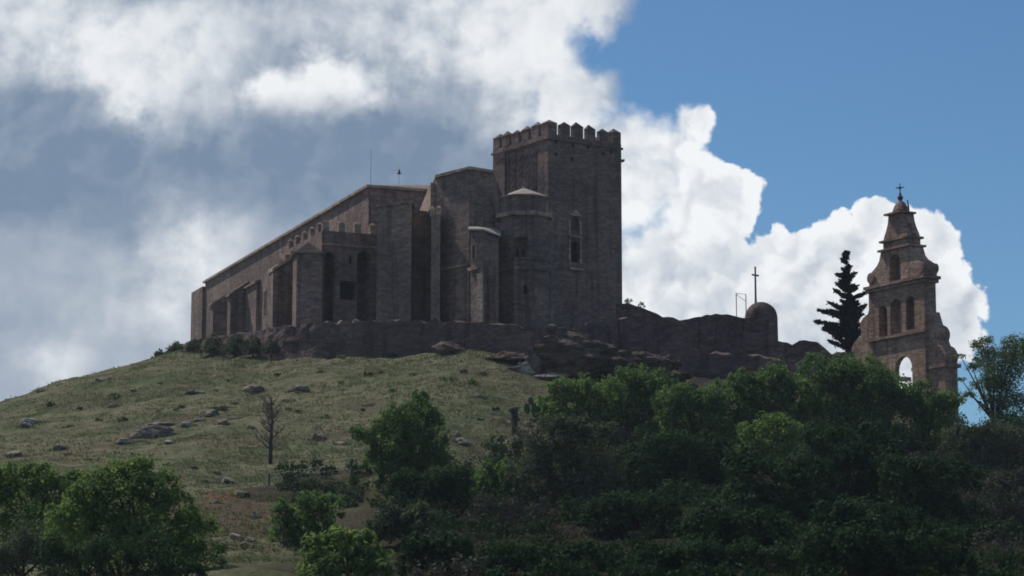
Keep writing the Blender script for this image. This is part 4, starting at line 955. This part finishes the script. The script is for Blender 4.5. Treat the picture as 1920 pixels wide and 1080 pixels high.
for k, a in enumerate([
 (60, 792, 30, 16, 'pale boulder alone on the slope near the left frame edge', 'palerock'), (48, 800, 20, 12, 'dark low rock just below the pale boulder at the left', 'rock'),
 (290, 818, 78, 36, 'large brown slab of rock in the slope above the big leafy tree', 'rock'), (235, 830, 40, 14, 'tan tilted rock left of the large brown slab', 'palerock'), (300, 798, 46, 12, 'pale thin ledge on top of the large brown slab', 'palerock'),
 (318, 830, 22, 8, 'small pale rock below the large brown slab', 'palerock'), (352, 799, 20, 20, 'pale upright rock right of the large brown slab', 'palerock'), (360, 737, 34, 11, 'pale flat rock high on the slope under the church west end', 'palerock'),
 (398, 778, 26, 14, 'dark rock right of the pale upright rock', 'rock'), (418, 792, 20, 12, 'light grey rock above the big leafy tree, right of the dark rock', 'palerock'), (478, 733, 40, 24, 'rounded grey green boulder above the bare dead tree', 'rock'),
 (562, 733, 36, 14, 'low brown rock right of the rounded grey green boulder', 'rock'), (597, 824, 26, 16, 'brown rock between the dead tree and the lone slope tree', 'rock'), (870, 832, 26, 16, 'pale rock right of the lone slope tree', 'palerock'),
 (858, 820, 14, 16, 'small pale upright rock touching the lone slope tree', 'palerock'), (478, 972, 16, 18, 'white block on the bank below the bare dead tree', 'palerock'),
 (420, 1022, 22, 14, 'leftmost pale stone of the pile near the big leafy tree', 'palerock'), (440, 1010, 24, 20, 'tallest pale stone of the pile near the big leafy tree', 'palerock'), (455, 1024, 20, 12, 'middle grey stone of the pile near the big leafy tree', 'rock'),
 (470, 1016, 18, 14, 'rightmost pale stone of the pile near the big leafy tree', 'palerock'), (430, 1030, 26, 10, 'flat front stone of the pile near the big leafy tree', 'rock'),
 (955, 796, 14, 16, 'pale stone left of the overgrown stump', 'palerock'), (990, 798, 16, 14, 'pale stone right of the overgrown stump', 'palerock'), (1003, 790, 10, 8, 'small grey stone below the prickly pear', 'palerock'),
 (640, 832, 24, 14, 'dark rock under the left branches of the lone slope tree', 'rock'), (30, 855, 30, 12, 'dark flat rock above the left frame tree', 'rock'), (110, 845, 26, 14, 'grey rock above the gap between the two left trees', 'rock'),
 (75, 735, 20, 10, 'dark rock on the left skyline of the hill', 'rock'), (195, 712, 26, 8, 'pale flat rock on the hill skyline left of the church', 'palerock'), (310, 1058, 12, 8, 'small pale stone at the bottom by the dark bush', 'palerock'),
 (372, 790, 18, 10, 'small grey stone between the pale upright rock and the dark rock', 'rock'), (440, 786, 14, 8, 'small pale stone right of the light grey rock', 'palerock'), (405, 765, 16, 8, 'flat grey stone above the dark rock on the slope', 'rock'),
 (540, 752, 18, 8, 'flat dark stone below the low brown rock', 'rock'), (690, 760, 16, 8, 'small grey stone up the slope from the lone slope tree', 'rock'), (215, 762, 14, 8, 'small stone on the upper slope above the tan tilted rock', 'rock'), (130, 800, 16, 9, 'grey stone right of the pale boulder on the left slope', 'rock'),
 (900, 745, 22, 8, 'flat stone on the grass above the short dark post', 'rock'), (405, 945, 16, 9, 'tan stone left of the white block on the bank', 'palerock'), (500, 1000, 16, 10, 'grey stone right of the white block on the bank', 'rock'),
 (430, 905, 30, 16, 'dark rock above the red earth patch', 'rock'), (455, 930, 30, 14, 'rusty rock in the red earth patch', 'rock'),
]):
    rock_px(*a[:5], mat=a[5], group=GR, seed=k + 1)
rock_px(762, 664, 24, 26, 'pale rounded boulder at the foot of the retaining wall', 'palerock', None, 51)
rock_px(845, 662, 60, 28, 'brown low rock at the foot of the retaining wall, right of the pale rounded boulder', 'rubble', None, 52, name='rock_outcrop', sub=3)
for k, a in enumerate([(1098, 690, 235, 100, 'large dark rock outcrop below the tower', 'rubble'), (1195, 694, 110, 64, 'dark rock at the right end of the large outcrop', 'rubble'), (955, 674, 90, 26, 'flat ledge of rock left of the large outcrop', 'rubble'),
                       (985, 694, 26, 26, 'pale broken boulder leaning on the left end of the large outcrop', 'palerock'), (1003, 690, 28, 56, 'tall light slab at the left end of the large outcrop', 'rock'), (972, 692, 26, 12, 'small tan rock below the flat ledge', 'rock'), (1265, 705, 70, 22, 'low dark rock showing between the bushes and the outer wall', 'rubble'), (1240, 690, 80, 40, 'dark rock below the curtain wall', 'rubble'),
                       (1025, 708, 70, 14, 'narrow ledge at the foot of the large outcrop', 'rock')]):
    rock_px(a[0], a[1], a[2], a[3], a[4], a[5], None, 60 + k, 'rock_outcrop', 'rock', dpx=a[2] * .6, sub=5 if a[2] > 150 else 4, rough=.8, D=[247, 250, 247, 243, 244, 243, 250, 252, 243][k])

# ------------------------------------------------------------------ small dark shrubs on the slope, grass
def tuft_geo(c, r, n, hgt):
    base = np.array(c) + RNG.normal(size=(n, 3)) * np.array([r, r, 0]) * .5
    d = RNG.normal(size=(n, 3)) * .5 + np.array([0, 0, 1.0]); d /= np.linalg.norm(d, axis=1)[:, None]
    s = np.cross(d, RNG.normal(size=(n, 3))); s /= np.linalg.norm(s, axis=1)[:, None]
    L = hgt * RNG.uniform(.5, 1.2, (n, 1))
    return np.stack([base - s * .07, base + s * .07, base + d * L], 1).reshape(-1, 3)
Vs = []
cntg = 0
while cntg < 9000:
    u = RNG.uniform(-20, 1080); v = 655 + 400 * RNG.uniform() ** 1.3
    if (u > 600 and v > 930) or u - 960 > (830 - v) * .6: continue
    h = hit(u, v)
    if h is None or h.y < 100: continue
    if mnoise.noise(Vector((h.x * .12, h.y * .12, 0))) + RNG.normal() * .35 < -.1: continue
    c = (h.x, h.y, ground_z(h.x, h.y) - .05); Vs.append(tuft_geo(c, .55, 7, .2)); cntg += 1
for ro in [q_ for q_ in bpy.data.objects if q_.name.split('.')[0] == 'rock']:
    ex = max(ro.dimensions[:]) if False else max(abs(v_.co.x) for v_ in ro.data.vertices)
    for k in range(10):
        a_ = RNG.uniform(3.3, 6.2); x_, y_ = ro.location.x + math.cos(a_) * ex * 1.02, ro.location.y + math.sin(a_) * ex * .95
        Vs.append(tuft_geo((x_, y_, ground_z(x_, y_) - .05), .3, 6, .28))
V = np.concatenate(Vs); o = obj('grass', (V, np.arange(len(V)).reshape(-1, 3)), M['tuft']); props(o, 'short dry grass growing over the hillside', 'grass', kind='stuff')
spots = [(95, 762), (150, 770), (215, 745), (250, 735), (185, 790), (330, 770), (440, 760), (405, 735), (430, 715), (520, 705), (600, 700), (640, 720), (690, 705), (715, 700), (735, 735), (680, 770), (560, 775), (610, 785), (540, 770), (420, 770),
         (830, 712), (870, 700), (905, 705), (850, 715), (930, 770), (900, 790), (470, 805), (340, 765), (125, 855), (20, 858), (385, 905), (405, 890), (640, 672), (735, 670), (230, 790), (300, 720), (510, 760), (775, 705), (885, 720), (365, 880)]
marks = [('the pale boulder by the left frame edge', 60, 792), ('the large brown slab', 290, 818), ('the bare dead tree', 507, 800), ('the lone slope tree', 750, 810), ('the rounded grey green boulder', 478, 733), ('the pale flat rock', 360, 737),
         ('the overgrown stump', 963, 790), ('the low brown rock', 562, 733), ('the red earth patch', 432, 922), ('the pale boulder under the retaining wall', 762, 664), ('the large dark outcrop', 1000, 690), ('the hill skyline rock', 195, 712)]
used = {}
def where(u, v):
    for nm, mu, mv in sorted(marks, key=lambda q: math.hypot(q[1] - u, (q[2] - v) * 1.3)):
        ddx, ddy = u - mu, v - mv
        side = ('right of' if ddx > 0 else 'left of') if abs(ddx) > 2.2 * abs(ddy) else (('below' if ddy > 0 else 'above') if abs(ddy) > 2.2 * abs(ddx) else ('below and right of ' if ddx > 0 else 'below and left of ').strip() if ddy > 0 else ('above and right of' if ddx > 0 else 'above and left of'))
        if (nm, side) not in used: used[(nm, side)] = 1; return side + ' ' + nm
for k, (u, v) in enumerate(spots):
    h = hit(u, v)
    if h is None: continue
    r = RNG.uniform(4, 9); s = h.y / FPX; c = P(u, v - r * .4, h.y)
    th = thing('small_shrub', 'small dark shrub ' + where(u, v), 'shrub', tuple(h), 'small dark shrubs dotted on the grassy hillside')
    obj('crown', leaves([(c, (r * s * 1.3, r * s, r * s * .7))], .2, 1.0), M[('darkleaf', 'olive', 'leaf')[k % 3]], th)

# overgrown stump, prickly pear, posts and wire fence
h = hit(965, 812); st_ = thing('tree_stump', 'upright broken stump overgrown at the top, beside pale stones', 'stump', tuple(h)); s = h.y / FPX; top = P(964, 770, h.y)
obj('trunk', Geo().tube([h - UP * .2, h.lerp(top, .5), top], [.3, .24, .28], 8).get(), M['bark'], st_)
obj('ivy', leaves([(top, (.5, .5, .35)), (h.lerp(top, .6), (.4, .4, .6))], .16, 1.2), M['olive'], st_)
h = hit(1000, 786); pc = thing('prickly_pear', 'prickly pear cactus with upright oval pads left of the bright rounded bush', 'cactus', tuple(h)); s = h.y / FPX
for u, v, w, hh, tl in ((988, 766, 8, 22, -.1), (1002, 768, 9, 26, .05), (1014, 764, 9, 24, .2), (995, 752, 7, 16, -.2), (1010, 748, 7, 16, .1), (1020, 780, 8, 18, .3)):
    c = P(u, v, h.y + RNG.normal() * .2); g = Geo().ball((0, 0, 0), 1, 10, 7)
    V = []
    for p_ in g.V:
        x_, y_, z_ = p_[0] * w * s * .75, p_[1] * .1, p_[2] * hh * s / 2; V.append((c.x + x_ * math.cos(tl) + z_ * math.sin(tl), c.y + y_ + x_ * .25, c.z + z_ * math.cos(tl) - x_ * math.sin(tl)))
    obj('pad', (V, g.F), M['cactus'], pc, True)
h = hit(940, 854); ps = thing('signpost', 'short dark post with a small crosspiece on the slope right of the lone tree', 'post', tuple(h)); top = P(940, 819, h.y)
obj('post', Geo().tube([h - UP * .3, top], [.1, .09], 6).get(), M['charred'], ps)
q = P(939, 826, h.y); obj('crosspiece', Geo().box(V2(q), Vector((1, 0, 0)), Vector((0, 1, 0)), .3, .06, q.z - .12, q.z + .12).get(), M['charred'], ps)
h0 = hit(660, 903); fe = thing('wire_fence', 'thin wire fence with dark posts between the dead tree and the lone tree', 'fence', tuple(h0)); prev = None; tops = []
for u, v, hpx in ((505, 912, 24), (560, 905, 26), (612, 902, 30), (660, 903, 42)):
    h = hit(u, v); h = P(u, v, 182) if h is None else h; t_ = P(u, v - hpx, h.y); tops.append((h, t_))
    obj('post', Geo().tube([h - UP * .3, t_], [.07, .06], 6).get(), M['charred'], fe)
for f in (.3, .6, .92):
    for (h1, t1), (h2, t2) in zip(tops[:-1], tops[1:]): obj('wire', Geo().tube([h1.lerp(t1, f), h2.lerp(t2, f)], [.012, .012], 3).get(), M['steel'], fe)
# tufts growing on the curtain wall beside the tower
for u, v, lb in ((1178, 566, 'small wall plant on the curtain wall right beside the tower'), (1203, 574, 'small wall plant on the curtain wall a little right of the tower')):
    c = P(u, v, 265.3); th = thing('wall_plant', lb, 'plant', (c.x, c.y, c.z - .3), 'plants growing on the curtain wall')
    obj('leaves', leaves([(c, (.45, .4, .45))], .16, .7), M['olive'], th)

# ------------------------------------------------------------------ air: a little haze between the camera and the hill
m = bpy.data.materials.new('haze_air'); m.use_nodes = True; t = m.node_tree; t.nodes.clear()
pv = t.nodes.new('ShaderNodeVolumePrincipled'); pv.inputs['Density'].default_value = .00011; pv.inputs['Color'].default_value = (.75, .85, 1, 1); pv.inputs['Anisotropy'].default_value = .2
ou = t.nodes.new('ShaderNodeOutputMaterial'); t.links.new(pv.outputs[0], ou.inputs['Volume'])
lo = float(GZ.min()) - 1; g = Geo().prism([Vector((-9000, -9000, 0)), Vector((9000, -9000, 0)), Vector((9000, 9000, 0)), Vector((-9000, 9000, 0))], lo, 68)
props(obj('haze', g.get(), m), 'thin pale haze in the air in front of the hill', 'haze', kind='stuff')
